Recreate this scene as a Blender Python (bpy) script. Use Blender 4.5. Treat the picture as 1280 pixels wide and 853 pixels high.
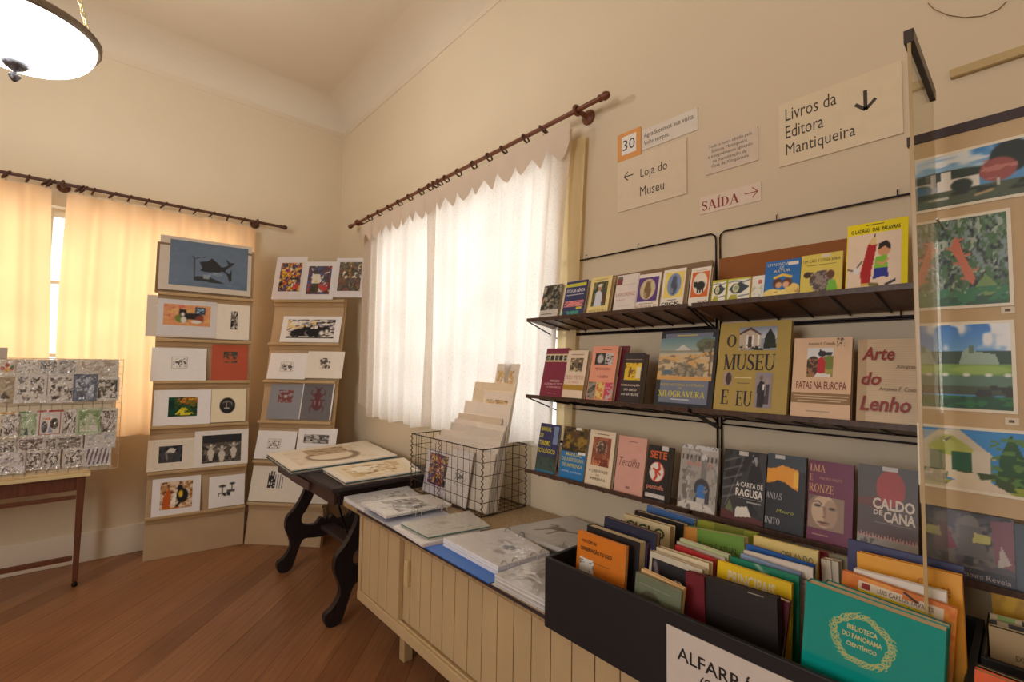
import bpy, math, random
import numpy as np
from mathutils import Matrix, Vector

for _o in list(bpy.data.objects):
    bpy.data.objects.remove(_o)
S = bpy.context.scene
COL = S.collection
def rad(d): return d * math.pi / 180.0
def A3(*v): return np.array(v, dtype=float)

# ------------------------------------------------------------------ camera
YAW, PITCH, ROLL, FPX, CAMH = rad(41.95), rad(3.07), rad(0.91), 582.86, 1.5
_cy, _sy, _cp, _sp, _cr, _sr = math.cos(YAW), math.sin(YAW), math.cos(PITCH), math.sin(PITCH), math.cos(ROLL), math.sin(ROLL)
CF = A3(_sy * _cp, _cy * _cp, _sp)
_r0 = A3(_cy, -_sy, 0)
_u0 = np.cross(_r0, CF)
CR, CU = _cr * _r0 + _sr * _u0, -_sr * _r0 + _cr * _u0
CC = A3(0, 0, CAMH)
cam = bpy.data.cameras.new('camera'); camo = bpy.data.objects.new('camera', cam); COL.objects.link(camo)
cam.sensor_width = 36.0; cam.lens = FPX / 1280 * 36.0; cam.clip_start = 0.02
camo.matrix_world = Matrix(((CR[0], CU[0], -CF[0], 0), (CR[1], CU[1], -CF[1], 0), (CR[2], CU[2], -CF[2], CAMH), (0, 0, 0, 1)))
S.camera = camo

# measuring helpers: where the sight line of a photo pixel meets a wall, a table height ...
def ray(x, y): return CF + (x - 640) / FPX * CR - (y - 426.5) / FPX * CU
def hit(x, y, ax, val):
    d = ray(x, y); return CC + d * ((val - CC[ax]) / d[ax])
def PX(x, y, v): return hit(x, y, 0, v)
def PY(x, y, v): return hit(x, y, 1, v)
def PZ(x, y, v): return hit(x, y, 2, v)

# ------------------------------------------------------------------ room size, light, exposure
XW, YW, ZC = 1.846, 4.748, 4.12          # right wall, back wall, ceiling
XL, YF = -3.4, -2.8                      # left wall and the wall behind
S.view_settings.view_transform = 'Standard'; S.view_settings.look = 'None'
S.view_settings.exposure = 0.0; S.view_settings.gamma = 1.0; S.view_settings.use_curve_mapping = False
W = bpy.data.worlds.new('sky'); S.world = W; W.use_nodes = True
W.node_tree.nodes['Background'].inputs[0].default_value = (0.96, 0.98, 1.0, 1)
W.node_tree.nodes['Background'].inputs[1].default_value = 1.7
def area(name, loc, target, sx, sy, power, color):
    l = bpy.data.lights.new(name, 'AREA'); l.shape = 'RECTANGLE'; l.size = sx; l.size_y = sy; l.energy = power; l.color = color
    o = bpy.data.objects.new(name, l); COL.objects.link(o); o.location = loc
    o.rotation_euler = (Vector(target) - Vector(loc)).to_track_quat('-Z', 'Y').to_euler(); return o
area('daylight_back_window', (-0.25, YW + 0.75, 2.15), (-0.25, 0, 1.6), 2.9, 2.2, 58, (1.0, 0.95, 0.92))
area('daylight_right_window', (XW + 0.75, 2.75, 2.1), (0, 2.75, 1.6), 2.8, 2.0, 36, (1.0, 0.985, 0.97))
area('fill_left', (XL + 0.06, 0.9, 1.95), (1.0, 1.6, 1.6), 2.2, 1.7, 100, (1.0, 0.985, 0.99))  # added room fill at the left wall, which has no window opening
area('fill_rear_warm', (-1.2, YF + 0.06, 2.0), (0.6, 2.0, 1.9), 2.2, 1.7, 34, (1.0, 0.79, 0.50))  # added warm fill from behind the camera; that wall is solid
S.cycles.max_bounces = 8; S.cycles.diffuse_bounces = 5; S.cycles.glossy_bounces = 3
S.cycles.transmission_bounces = 6; S.cycles.transparent_max_bounces = 16; S.cycles.sample_clamp_indirect = 6.0
S.cycles.caustics_reflective = False; S.cycles.caustics_refractive = False

# ------------------------------------------------------------------ materials (all procedural)
def lin(c):
    c = np.asarray(c, dtype=float) / 255.0
    return np.where(c <= 0.04045, c / 12.92, ((c + 0.055) / 1.055) ** 2.4)
def L4(c):
    v = lin(c); return (float(v[0]), float(v[1]), float(v[2]), 1.0)
MAT = {}
class NT:
    def __init__(s, name):
        s.m = bpy.data.materials.new(name); s.m.use_nodes = True; s.t = s.m.node_tree
        s.b = s.t.nodes['Principled BSDF']; s.out = s.t.nodes['Material Output']; MAT[name] = s.m
    def n(s, typ, **kw):
        x = s.t.nodes.new(typ)
        for k, v in kw.items():
            if k.startswith('i_'):
                key = k[2:]; x.inputs[int(key) if key.isdigit() else key.replace('_', ' ')].default_value = v
            else: setattr(x, k, v)
        return x
    def l(s, a, b): s.t.links.new(a, b)
    def ramp(s, fac, stops):
        r = s.n('ShaderNodeValToRGB'); e = r.color_ramp.elements
        while len(e) < len(stops): e.new(0.5)
        for q, (p, c) in zip(e, stops): q.position = p; q.color = c
        s.l(fac, r.inputs[0]); return r.outputs[0]
    def mul(s, a, b, f=1.0):
        x = s.n('ShaderNodeMix', data_type='RGBA', blend_type='MULTIPLY'); x.inputs[0].default_value = f
        s.l(a, x.inputs[6]); s.l(b, x.inputs[7]); return x.outputs[2]
    def bump(s, h, strength, dist=0.002):
        b = s.n('ShaderNodeBump'); b.inputs['Strength'].default_value = strength; b.inputs['Distance'].default_value = dist
        s.l(h, b.inputs['Height']); s.l(b.outputs[0], s.b.inputs['Normal'])
def g(v): return (v, v, v, 1)
def col_mat(name, rough, spec=0.5, metal=0.0, coat=0.0, var=0.06, scale=30.0, bump=0.0, grain=None, rv=0.0):
    t = NT(name); a = t.n('ShaderNodeAttribute', attribute_name='Col'); tc = t.n('ShaderNodeTexCoord')
    mp = t.n('ShaderNodeMapping'); t.l(tc.outputs['Object'], mp.inputs[0])
    if grain: mp.inputs['Scale'].default_value = grain
    nz = t.n('ShaderNodeTexNoise', i_Scale=scale, i_Detail=4.0); t.l(mp.outputs[0], nz.inputs['Vector'])
    t.l(t.mul(a.outputs['Color'], t.ramp(nz.outputs[0], [(0.3, g(1 - 2 * var)), (0.7, g(1.0))])), t.b.inputs['Base Color'])
    t.b.inputs['Roughness'].default_value = rough; t.b.inputs['Specular IOR Level'].default_value = spec
    t.b.inputs['Metallic'].default_value = metal; t.b.inputs['Coat Weight'].default_value = coat; t.b.inputs['Coat Roughness'].default_value = 0.12
    if bump: t.bump(nz.outputs[0], bump)
    return t
col_mat('paper', 0.75, 0.25, var=0.02)
col_mat('cover', 0.42, 0.4, var=0.03)
col_mat('gloss', 0.2, 0.5, coat=0.3, var=0.02)
col_mat('painted_wood', 0.5, 0.4, var=0.06, scale=6, grain=(1, 1, 0.25), bump=0.05)
col_mat('wood', 0.42, 0.4, var=0.22, scale=9, grain=(9, 9, 0.8), bump=0.1)
col_mat('metal', 0.4, 0.5, metal=0.8, var=0.12, scale=40)
col_mat('rusty_wire', 0.6, 0.4, metal=0.3, var=0.3, scale=60)
col_mat('plastic', 0.35, 0.5, var=0.02)
col_mat('board', 0.7, 0.3, var=0.05, scale=5)
t = NT('page_edges')                                    # fine leaf lines along the block
a = t.n('ShaderNodeAttribute', attribute_name='Col'); tc = t.n('ShaderNodeTexCoord')
wv = t.n('ShaderNodeTexWave', i_Scale=220.0, i_Distortion=1.5, bands_direction='Z'); t.l(tc.outputs['Object'], wv.inputs['Vector'])
t.l(t.mul(a.outputs['Color'], t.ramp(wv.outputs['Color'], [(0.0, g(0.80)), (0.6, g(1.0))])), t.b.inputs['Base Color']); t.b.inputs['Roughness'].default_value = 0.8
def wall_mat(name, c1, c2, bump=0.15):
    t = NT(name); tc = t.n('ShaderNodeTexCoord')
    n1 = t.n('ShaderNodeTexNoise', i_Scale=0.9, i_Detail=3.0); t.l(tc.outputs['Object'], n1.inputs['Vector'])
    n2 = t.n('ShaderNodeTexNoise', i_Scale=45.0, i_Detail=6.0); t.l(tc.outputs['Object'], n2.inputs['Vector'])
    t.l(t.ramp(n1.outputs[0], [(0.3, L4(c1)), (0.7, L4(c2))]), t.b.inputs['Base Color'])
    t.b.inputs['Roughness'].default_value = 0.85; t.b.inputs['Specular IOR Level'].default_value = 0.2; t.bump(n2.outputs[0], bump)
wall_mat('wall_paint', (212, 197, 170), (217, 202, 176))
wall_mat('ceiling_paint', (213, 198, 174), (217, 203, 180))
wall_mat('base_paint', (224, 213, 194), (232, 222, 204))
wall_mat('plaster_patch', (150, 125, 95), (210, 195, 160), 0.4)
# floor: long planks laid on a slant, two tones, dark joints
t = NT('floor_wood'); tc = t.n('ShaderNodeTexCoord')
mp = t.n('ShaderNodeMapping'); mp.inputs['Rotation'].default_value = (0, 0, rad(-46)); t.l(tc.outputs['Object'], mp.inputs[0])
br = t.n('ShaderNodeTexBrick', offset=0.37, i_Scale=1.0, i_Mortar_Size=0.0016, i_Mortar_Smooth=0.1, i_Brick_Width=6.0, i_Row_Height=0.14)
br.inputs['Color1'].default_value = L4((166, 116, 78)); br.inputs['Color2'].default_value = L4((138, 90, 58)); br.inputs['Mortar'].default_value = L4((96, 52, 28)); br.inputs['Bias'].default_value = -0.1
t.l(mp.outputs[0], br.inputs['Vector'])
mg = t.n('ShaderNodeMapping'); mg.inputs['Scale'].default_value = (1.2, 22, 1); t.l(mp.outputs[0], mg.inputs[0])
ng = t.n('ShaderNodeTexNoise', i_Scale=2.5, i_Detail=6.0); t.l(mg.outputs[0], ng.inputs['Vector'])
nb = t.n('ShaderNodeTexNoise', i_Scale=1.3, i_Detail=2.0); t.l(tc.outputs['Object'], nb.inputs['Vector'])
c = t.mul(br.outputs['Color'], t.ramp(ng.outputs[0], [(0.3, g(0.72)), (0.7, g(1.05))]))
t.l(t.mul(c, t.ramp(nb.outputs[0], [(0.3, g(0.82)), (0.7, g(1.05))])), t.b.inputs['Base Color'])
t.b.inputs['Roughness'].default_value = 0.34; t.b.inputs['Specular IOR Level'].default_value = 0.45; t.bump(br.outputs['Fac'], -0.25, 0.001)
# cloth hung in front of a window: part of the daylight passes through
def cloth_mat(name, c, tr, mixf, dots=0.0, open_=0.0):
    t = NT(name); tc = t.n('ShaderNodeTexCoord')
    d = t.n('ShaderNodeBsdfDiffuse'); d.inputs[0].default_value = L4(c)
    tl = t.n('ShaderNodeBsdfTranslucent'); tl.inputs[0].default_value = L4(tr)
    mx = t.n('ShaderNodeMixShader'); mx.inputs[0].default_value = mixf; t.l(d.outputs[0], mx.inputs[1]); t.l(tl.outputs[0], mx.inputs[2])
    nz = t.n('ShaderNodeTexNoise', i_Scale=3.0, i_Detail=3.0); t.l(tc.outputs['Object'], nz.inputs['Vector'])
    t.l(t.ramp(nz.outputs[0], [(0.3, g(mixf * 0.85)), (0.7, g(min(1, mixf * 1.12)))]), mx.inputs[0])
    last = mx.outputs[0]
    if open_:
        vo = t.n('ShaderNodeTexVoronoi', i_Scale=85.0); t.l(tc.outputs['Object'], vo.inputs['Vector'])
        tp = t.n('ShaderNodeBsdfTransparent'); m2 = t.n('ShaderNodeMixShader')
        t.l(t.ramp(vo.outputs['Distance'], [(0.10, g(open_)), (0.30, g(0.0))]), m2.inputs[0]); t.l(last, m2.inputs[1]); t.l(tp.outputs[0], m2.inputs[2]); last = m2.outputs[0]
    t.l(last, t.out.inputs['Surface'])
cloth_mat('yellow_cloth', (228, 208, 178), (253, 202, 146), 0.55)
cloth_mat('white_cloth', (228, 218, 206), (250, 242, 234), 0.5, open_=0.25)
cloth_mat('pelmet_cloth', (218, 202, 184), (236, 216, 198), 0.10)
cloth_mat('backing_cloth', (224, 204, 160), (246, 226, 180), 0.35)
def clear_mat(name, tint, gl, rough, bumpy=0.0, bscale=25.0, ior=1.45):
    t = NT(name); tp = t.n('ShaderNodeBsdfTransparent'); tp.inputs[0].default_value = tint
    gs = t.n('ShaderNodeBsdfGlossy'); gs.inputs[0].default_value = (1, 1, 1, 1); gs.inputs['Roughness'].default_value = rough
    fr = t.n('ShaderNodeLayerWeight', i_Blend=0.25); mx = t.n('ShaderNodeMixShader')
    ad = t.n('ShaderNodeMath', operation='MULTIPLY_ADD', use_clamp=True); ad.inputs[1].default_value = 0.5; ad.inputs[2].default_value = gl; t.l(fr.outputs['Facing'], ad.inputs[0]); t.l(ad.outputs[0], mx.inputs[0])
    t.l(tp.outputs[0], mx.inputs[1]); t.l(gs.outputs[0], mx.inputs[2]); t.l(mx.outputs[0], t.out.inputs['Surface'])
    if bumpy:
        tc = t.n('ShaderNodeTexCoord'); nz = t.n('ShaderNodeTexNoise', i_Scale=bscale, i_Detail=3.0, i_Distortion=1.2); t.l(tc.outputs['Object'], nz.inputs['Vector'])
        b = t.n('ShaderNodeBump', i_Strength=bumpy, i_Distance=0.018); t.l(nz.outputs[0], b.inputs['Height']); t.l(b.outputs[0], gs.inputs['Normal'])
clear_mat('window_glass', (0.97, 0.98, 0.97, 1), 0.02, 0.02)
clear_mat('acrylic', (0.86, 0.84, 0.76, 1), 0.10, 0.03)
clear_mat('sleeve', (0.97, 0.97, 0.97, 1), 0.03, 0.12, 0.35, 14.0)
clear_mat('crinkled_sleeve', (0.97, 0.97, 0.97, 1), 0.15, 0.14, 1.0, 20.0)
def emit_mat(name, c, s):
    t = NT(name); e = t.n('ShaderNodeEmission', i_Strength=s); e.inputs[0].default_value = c; t.l(e.outputs[0], t.out.inputs['Surface'])
emit_mat('lit_bowl', (1.0, 0.99, 0.97, 1), 6.0)

# ------------------------------------------------------------------ mesh collector
class MB:
    def __init__(s): s.V = []; s.ch = []; s.nv = 0; s.mats = []
    def mi(s, m):
        if m not in s.mats: s.mats.append(m)
        return s.mats.index(m)
    def add(s, V, F, c, m, cc=None):
        V = np.asarray(V, float).reshape(-1, 3); F = np.asarray(F, int)
        if F.ndim == 1: F = F.reshape(1, -1)
        n, k = F.shape
        if cc is None:
            v = np.ones(4); v[:3] = lin(c); cc = np.tile(v, (n * k, 1))
        s.ch.append((F + s.nv, cc, s.mi(m))); s.V.append(V); s.nv += len(V)
    def box(s, lo, hi, c, m, R=None, o=None):
        x0, y0, z0 = lo; x1, y1, z1 = hi
        V = np.array([(x0, y0, z0), (x1, y0, z0), (x1, y1, z0), (x0, y1, z0), (x0, y0, z1), (x1, y0, z1), (x1, y1, z1), (x0, y1, z1)], float)
        if R is not None: V = V @ np.asarray(R).T
        if o is not None: V = V + o
        s.add(V, [(0, 3, 2, 1), (4, 5, 6, 7), (0, 1, 5, 4), (1, 2, 6, 5), (2, 3, 7, 6), (3, 0, 4, 7)], c, m)
    def hexa(s, V, c, m):                                # eight corners: bottom ring then top ring, both counter-clockwise
        s.add(V, [(0, 3, 2, 1), (4, 5, 6, 7), (0, 1, 5, 4), (1, 2, 6, 5), (2, 3, 7, 6), (3, 0, 4, 7)], c, m)
    def prism(s, P, d, c, m):                            # polygon P (n,3) pushed along d
        P = np.asarray(P, float); n = len(P); d = np.asarray(d, float); i = np.arange(n); j = (i + 1) % n
        nrm = sum(np.cross(P[a] - P[0], P[(a + 1) % n] - P[0]) for a in range(n))
        if nrm @ d > 0: P = P[::-1].copy()
        s.add(P, [np.arange(n)], c, m); s.add(P + d, [np.arange(n)[::-1]], c, m)
        s.add(np.vstack([P, P + d]), np.stack([j, i, i + n, j + n], 1), c, m)
    def tube(s, pts, r, c, m, n=6, closed=False):
        pts = [np.asarray(p, float) for p in pts]; N = len(pts); rr = r if hasattr(r, '__len__') else [r] * N
        up = None; V = []
        for k in range(N):
            if closed: tg = pts[(k + 1) % N] - pts[k - 1]
            else: tg = pts[min(k + 1, N - 1)] - pts[max(k - 1, 0)]
            tg = tg / (np.linalg.norm(tg) + 1e-12)
            if up is None:
                up = A3(0, 0, 1) if abs(tg[2]) < 0.9 else A3(1, 0, 0)
            a = np.cross(tg, up); a /= np.linalg.norm(a) + 1e-12; up = np.cross(a, tg)
            for q in range(n):
                w = 2 * math.pi * q / n; V.append(pts[k] + rr[k] * (a * math.cos(w) + up * math.sin(w)))
        F = []
        for k in range(N if closed else N - 1):
            k2 = (k + 1) % N
            for q in range(n): F.append((k * n + q, k * n + (q + 1) % n, k2 * n + (q + 1) % n, k2 * n + q))
        s.add(V, F, c, m)
        if not closed:
            s.add(V[:n], [np.arange(n)[::-1]], c, m); s.add(V[-n:], [np.arange(n)], c, m)
    def lathe(s, prof, c, m, n=24, o=(0, 0, 0), ax=2):   # profile of (radius, height)
        V = []
        for (r, h) in prof:
            for q in range(n):
                w = 2 * math.pi * q / n; p = [r * math.cos(w), r * math.sin(w), h]
                if ax == 0: p = [h, r * math.cos(w), r * math.sin(w)]
                if ax == 1: p = [r * math.sin(w), h, r * math.cos(w)]
                V.append(np.add(p, o))
        F = [(k * n + q, k * n + (q + 1) % n, (k + 1) * n + (q + 1) % n, (k + 1) * n + q) for k in range(len(prof) - 1) for q in range(n)]
        s.add(V, F, c, m)
    def grid(s, G, c, m, cc=None):                       # G (ny,nx,3)
        ny, nx = G.shape[:2]; i = np.arange(ny * nx).reshape(ny, nx)
        F = np.stack([i[:-1, :-1], i[:-1, 1:], i[1:, 1:], i[1:, :-1]], -1).reshape(-1, 4)
        if cc is not None: cc = cc.reshape(-1, 4)[F.reshape(-1)]
        s.add(G.reshape(-1, 3), F, c, m, cc)
    def rect(s, x0, y0, x1, y1, z, c, m='cover'):
        s.add([(x0, y0, z), (x1, y0, z), (x1, y1, z), (x0, y1, z)], [(0, 1, 2, 3)], c, m)
    def pic(s, A, x0, y0, x1, y1, z, m='cover'):         # a painted picture on a flat rectangle
        ny, nx = A.p.shape[:2]; xs = np.linspace(x0, x1, nx); ys = np.linspace(y0, y1, ny)
        G = np.zeros((ny, nx, 3)); G[..., 0] = xs[None]; G[..., 1] = ys[:, None]; G[..., 2] = z
        cc = np.ones((ny, nx, 4)); cc[..., :3] = lin(A.p); s.grid(G, None, m, cc)
    def text(s, txt, x0, y0, x1, y1, z, c, m='cover', bold=0.0, shear=0.0, up=None):
        V, T = glyphs(txt, bold, shear); lo, hi = V.min(0), V.max(0)
        X = x0 + (V[:, 0] - lo[0]) / max(hi[0] - lo[0], 1e-6) * (x1 - x0); Y = y0 + (V[:, 1] - lo[1]) / max(hi[1] - lo[1], 1e-6) * (y1 - y0)
        s.add(np.stack([X, Y, np.full(len(X), z)], 1), T, c, m)
    def build(s, name, parent=None, M=None, bevel=0.0, smooth=False):
        me = bpy.data.meshes.new(name)
        V = np.vstack(s.V); fl = [(f, cc, mi) for f, cc, mi in s.ch]
        lv = np.concatenate([f.reshape(-1) for f, _, _ in fl]); lt = np.concatenate([np.full(f.shape[0], f.shape[1]) for f, _, _ in fl])
        ls = np.concatenate([[0], np.cumsum(lt)[:-1]]); mi = np.concatenate([np.full(f.shape[0], k) for f, _, k in fl]); cc = np.vstack([c for _, c, _ in fl])
        me.vertices.add(len(V)); me.vertices.foreach_set('co', V.astype(np.float32).reshape(-1))
        me.loops.add(len(lv)); me.loops.foreach_set('vertex_index', lv.astype(np.int32))
        me.polygons.add(len(lt)); me.polygons.foreach_set('loop_start', ls.astype(np.int32)); me.polygons.foreach_set('loop_total', lt.astype(np.int32))
        me.polygons.foreach_set('material_index', mi.astype(np.int32))
        at = me.color_attributes.new('Col', 'FLOAT_COLOR', 'CORNER'); at.data.foreach_set('color', cc.astype(np.float32).reshape(-1))
        for m in s.mats: me.materials.append(MAT[m])
        me.update(calc_edges=True); me.validate()
        me.polygons.foreach_set('use_smooth', np.full(len(me.polygons), bool(smooth)))
        o = bpy.data.objects.new(name, me); COL.objects.link(o)
        if parent is not None: o.parent = parent
        if M is not None: o.matrix_local = M
        if bevel:
            b = o.modifiers.new('bevel', 'BEVEL'); b.width = bevel; b.segments = 2; b.limit_method = 'ANGLE'
        return o
_gl = {}
def serif(txt):                                          # a thick-and-thin capital alphabet with serifs, drawn from bars and rings
    V, F = [], []
    def quad(p): k = len(V); V.extend(p); F.extend([(k, k + 1, k + 2), (k, k + 2, k + 3)])
    def bar(a, b, w): a, b = np.array(a, float), np.array(b, float); d = (b - a) / np.linalg.norm(b - a); n = np.array([-d[1], d[0]]) * w / 2; quad([a - n, b - n, b + n, a + n])
    def arc(cx, cy, rx, ry, a0, a1, wx, wy, n=16):
        an = np.radians(np.linspace(a0, a1, n))
        for p, q in zip(an[:-1], an[1:]): quad([np.array([cx + (rx - wx) * math.cos(p), cy + (ry - wy) * math.sin(p)]), np.array([cx + rx * math.cos(p), cy + ry * math.sin(p)]), np.array([cx + rx * math.cos(q), cy + ry * math.sin(q)]), np.array([cx + (rx - wx) * math.cos(q), cy + (ry - wy) * math.sin(q)])])
    B, t, e = 0.18, 0.065, 0.05
    x0 = 0.0
    for ch in txt:
        o = x0
        def st(x, w=B, y0=0.0, y1=1.0, lo=True, hi=True):
            bar((o + x, y0), (o + x, y1), w)
            if lo: bar((o + x - w / 2 - 0.08, y0 + e / 2), (o + x + w / 2 + 0.08, y0 + e / 2), e)
            if hi: bar((o + x - w / 2 - 0.08, y1 - e / 2), (o + x + w / 2 + 0.08, y1 - e / 2), e)
        def sf(x, y, w=0.28): bar((o + x - w / 2, y), (o + x + w / 2, y), e)
        W_ = 0.8
        if ch == 'M': W_ = 1.06; st(0.14, t); st(0.88, B); bar((o + 0.14, 1), (o + 0.5, 0.03), B * 0.95); bar((o + 0.5, 0.03), (o + 0.86, 1), t)
        elif ch == 'U': W_ = 0.86; st(0.18, B, 0.3, 1, False); st(0.72, t, 0.3, 1, False); arc(o + 0.42, 0.32, 0.33, 0.33, 180, 360, 0.14, t)
        elif ch == 'E': W_ = 0.72; st(0.18); bar((o + 0.2, 1 - e / 2), (o + 0.64, 1 - e / 2), e); bar((o + 0.2, e / 2), (o + 0.66, e / 2), e); bar((o + 0.2, 0.52), (o + 0.5, 0.52), e); bar((o + 0.62, 1), (o + 0.62, 0.76), t); bar((o + 0.64, 0), (o + 0.64, 0.26), t); bar((o + 0.5, 0.42), (o + 0.5, 0.62), t)
        elif ch in 'OQ': W_ = 0.88; arc(o + 0.43, 0.5, 0.40, 0.52, 0, 360, B, t, 30)
        elif ch in 'CG': W_ = 0.84; arc(o + 0.43, 0.5, 0.40, 0.52, 45, 318, B, t, 26); bar((o + 0.72, 0.98), (o + 0.72, 0.72), t); (st(0.70, B * 0.9, 0.05, 0.45, False) if ch == 'G' else bar((o + 0.72, 0.2), (o + 0.72, 0.06), t * 0.7))
        elif ch == 'S': W_ = 0.66; arc(o + 0.32, 0.75, 0.26, 0.27, 30, 250, 0.13, t, 14); arc(o + 0.33, 0.27, 0.28, 0.29, -150, 75, 0.14, t, 14); bar((o + 0.18, 0.62), (o + 0.48, 0.42), 0.17); bar((o + 0.54, 1), (o + 0.54, 0.74), t); bar((o + 0.08, 0), (o + 0.08, 0.26), t)
        elif ch in 'IÍ':
            W_ = 0.42; st(0.2)
            if ch == 'Í': bar((o + 0.18, 1.1), (o + 0.34, 1.28), 0.08)
        elif ch == 'L': W_ = 0.68; st(0.18); bar((o + 0.2, e / 2), (o + 0.62, e / 2), e); bar((o + 0.6, 0), (o + 0.6, 0.28), t)
        elif ch == 'X': W_ = 0.88; bar((o + 0.12, 1), (o + 0.72, 0), B); bar((o + 0.70, 1), (o + 0.12, 0), t); [sf(x, y) for x, y in ((0.12, 0.975), (0.70, 0.975), (0.12, 0.025), (0.72, 0.025))]
        elif ch == 'A': W_ = 0.9; bar((o + 0.12, 0), (o + 0.44, 1), t); bar((o + 0.42, 1), (o + 0.76, 0), B); bar((o + 0.22, 0.34), (o + 0.64, 0.34), e); sf(0.12, 0.025); sf(0.76, 0.025)
        elif ch == 'V': W_ = 0.86; bar((o + 0.12, 1), (o + 0.44, 0), B); bar((o + 0.42, 0), (o + 0.74, 1), t); sf(0.12, 0.975); sf(0.74, 0.975)
        elif ch == 'N': W_ = 0.92; st(0.14, t); st(0.76, t); bar((o + 0.14, 1), (o + 0.76, 0), B)
        elif ch == 'Z': W_ = 0.72; bar((o + 0.6, 1), (o + 0.1, 0), B); bar((o + 0.06, 1 - e / 2), (o + 0.64, 1 - e / 2), e); bar((o + 0.06, e / 2), (o + 0.66, e / 2), e); bar((o + 0.64, 0), (o + 0.64, 0.24), t); bar((o + 0.08, 1), (o + 0.08, 0.78), t)
        elif ch == 'D': W_ = 0.86; st(0.18); arc(o + 0.3, 0.5, 0.48, 0.5, -90, 90, B, e)
        elif ch in 'RP':
            W_ = 0.84; st(0.18); arc(o + 0.34, 0.73, 0.32, 0.27, -90, 90, 0.15, e); bar((o + 0.2, 0.975), (o + 0.36, 0.975), e); bar((o + 0.2, 0.49), (o + 0.36, 0.49), e)
            if ch == 'R': bar((o + 0.38, 0.5), (o + 0.72, 0), B * 0.9); sf(0.74, 0.025)
        elif ch == 'T': W_ = 0.78; st(0.38, B, 0, 1, True, False); bar((o + 0.04, 1 - e / 2), (o + 0.72, 1 - e / 2), e); bar((o + 0.06, 1), (o + 0.06, 0.76), t); bar((o + 0.70, 1), (o + 0.70, 0.76), t)
        elif ch == 'J': W_ = 0.5; st(0.3, B, 0.1, 1, False); arc(o + 0.2, 0.1, 0.19, 0.2, 180, 360, 0.12, t)
        x0 += W_ if ch != ' ' else 0.5
    return np.column_stack([np.array(V), np.zeros(len(V))]), np.array(F)
def glyphs(txt, bold, shear):
    k = (txt, bold, shear)
    if bold == 'serif' and k not in _gl: _gl[k] = serif(txt)
    if k not in _gl:
        cu = bpy.data.curves.new('lettering', 'FONT'); cu.body = txt; cu.size = 1.0; cu.resolution_u = 2; cu.offset = bold; cu.shear = shear; cu.space_line = 1.0
        o = bpy.data.objects.new('lettering', cu); COL.objects.link(o)
        me = bpy.data.meshes.new_from_object(o); me.calc_loop_triangles()
        V = np.array([v.co[:] for v in me.vertices]); T = np.array([tuple(q.vertices) for q in me.loop_triangles])
        bpy.data.objects.remove(o); bpy.data.curves.remove(cu); bpy.data.meshes.remove(me); _gl[k] = (V, T)
    return _gl[k]

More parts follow.
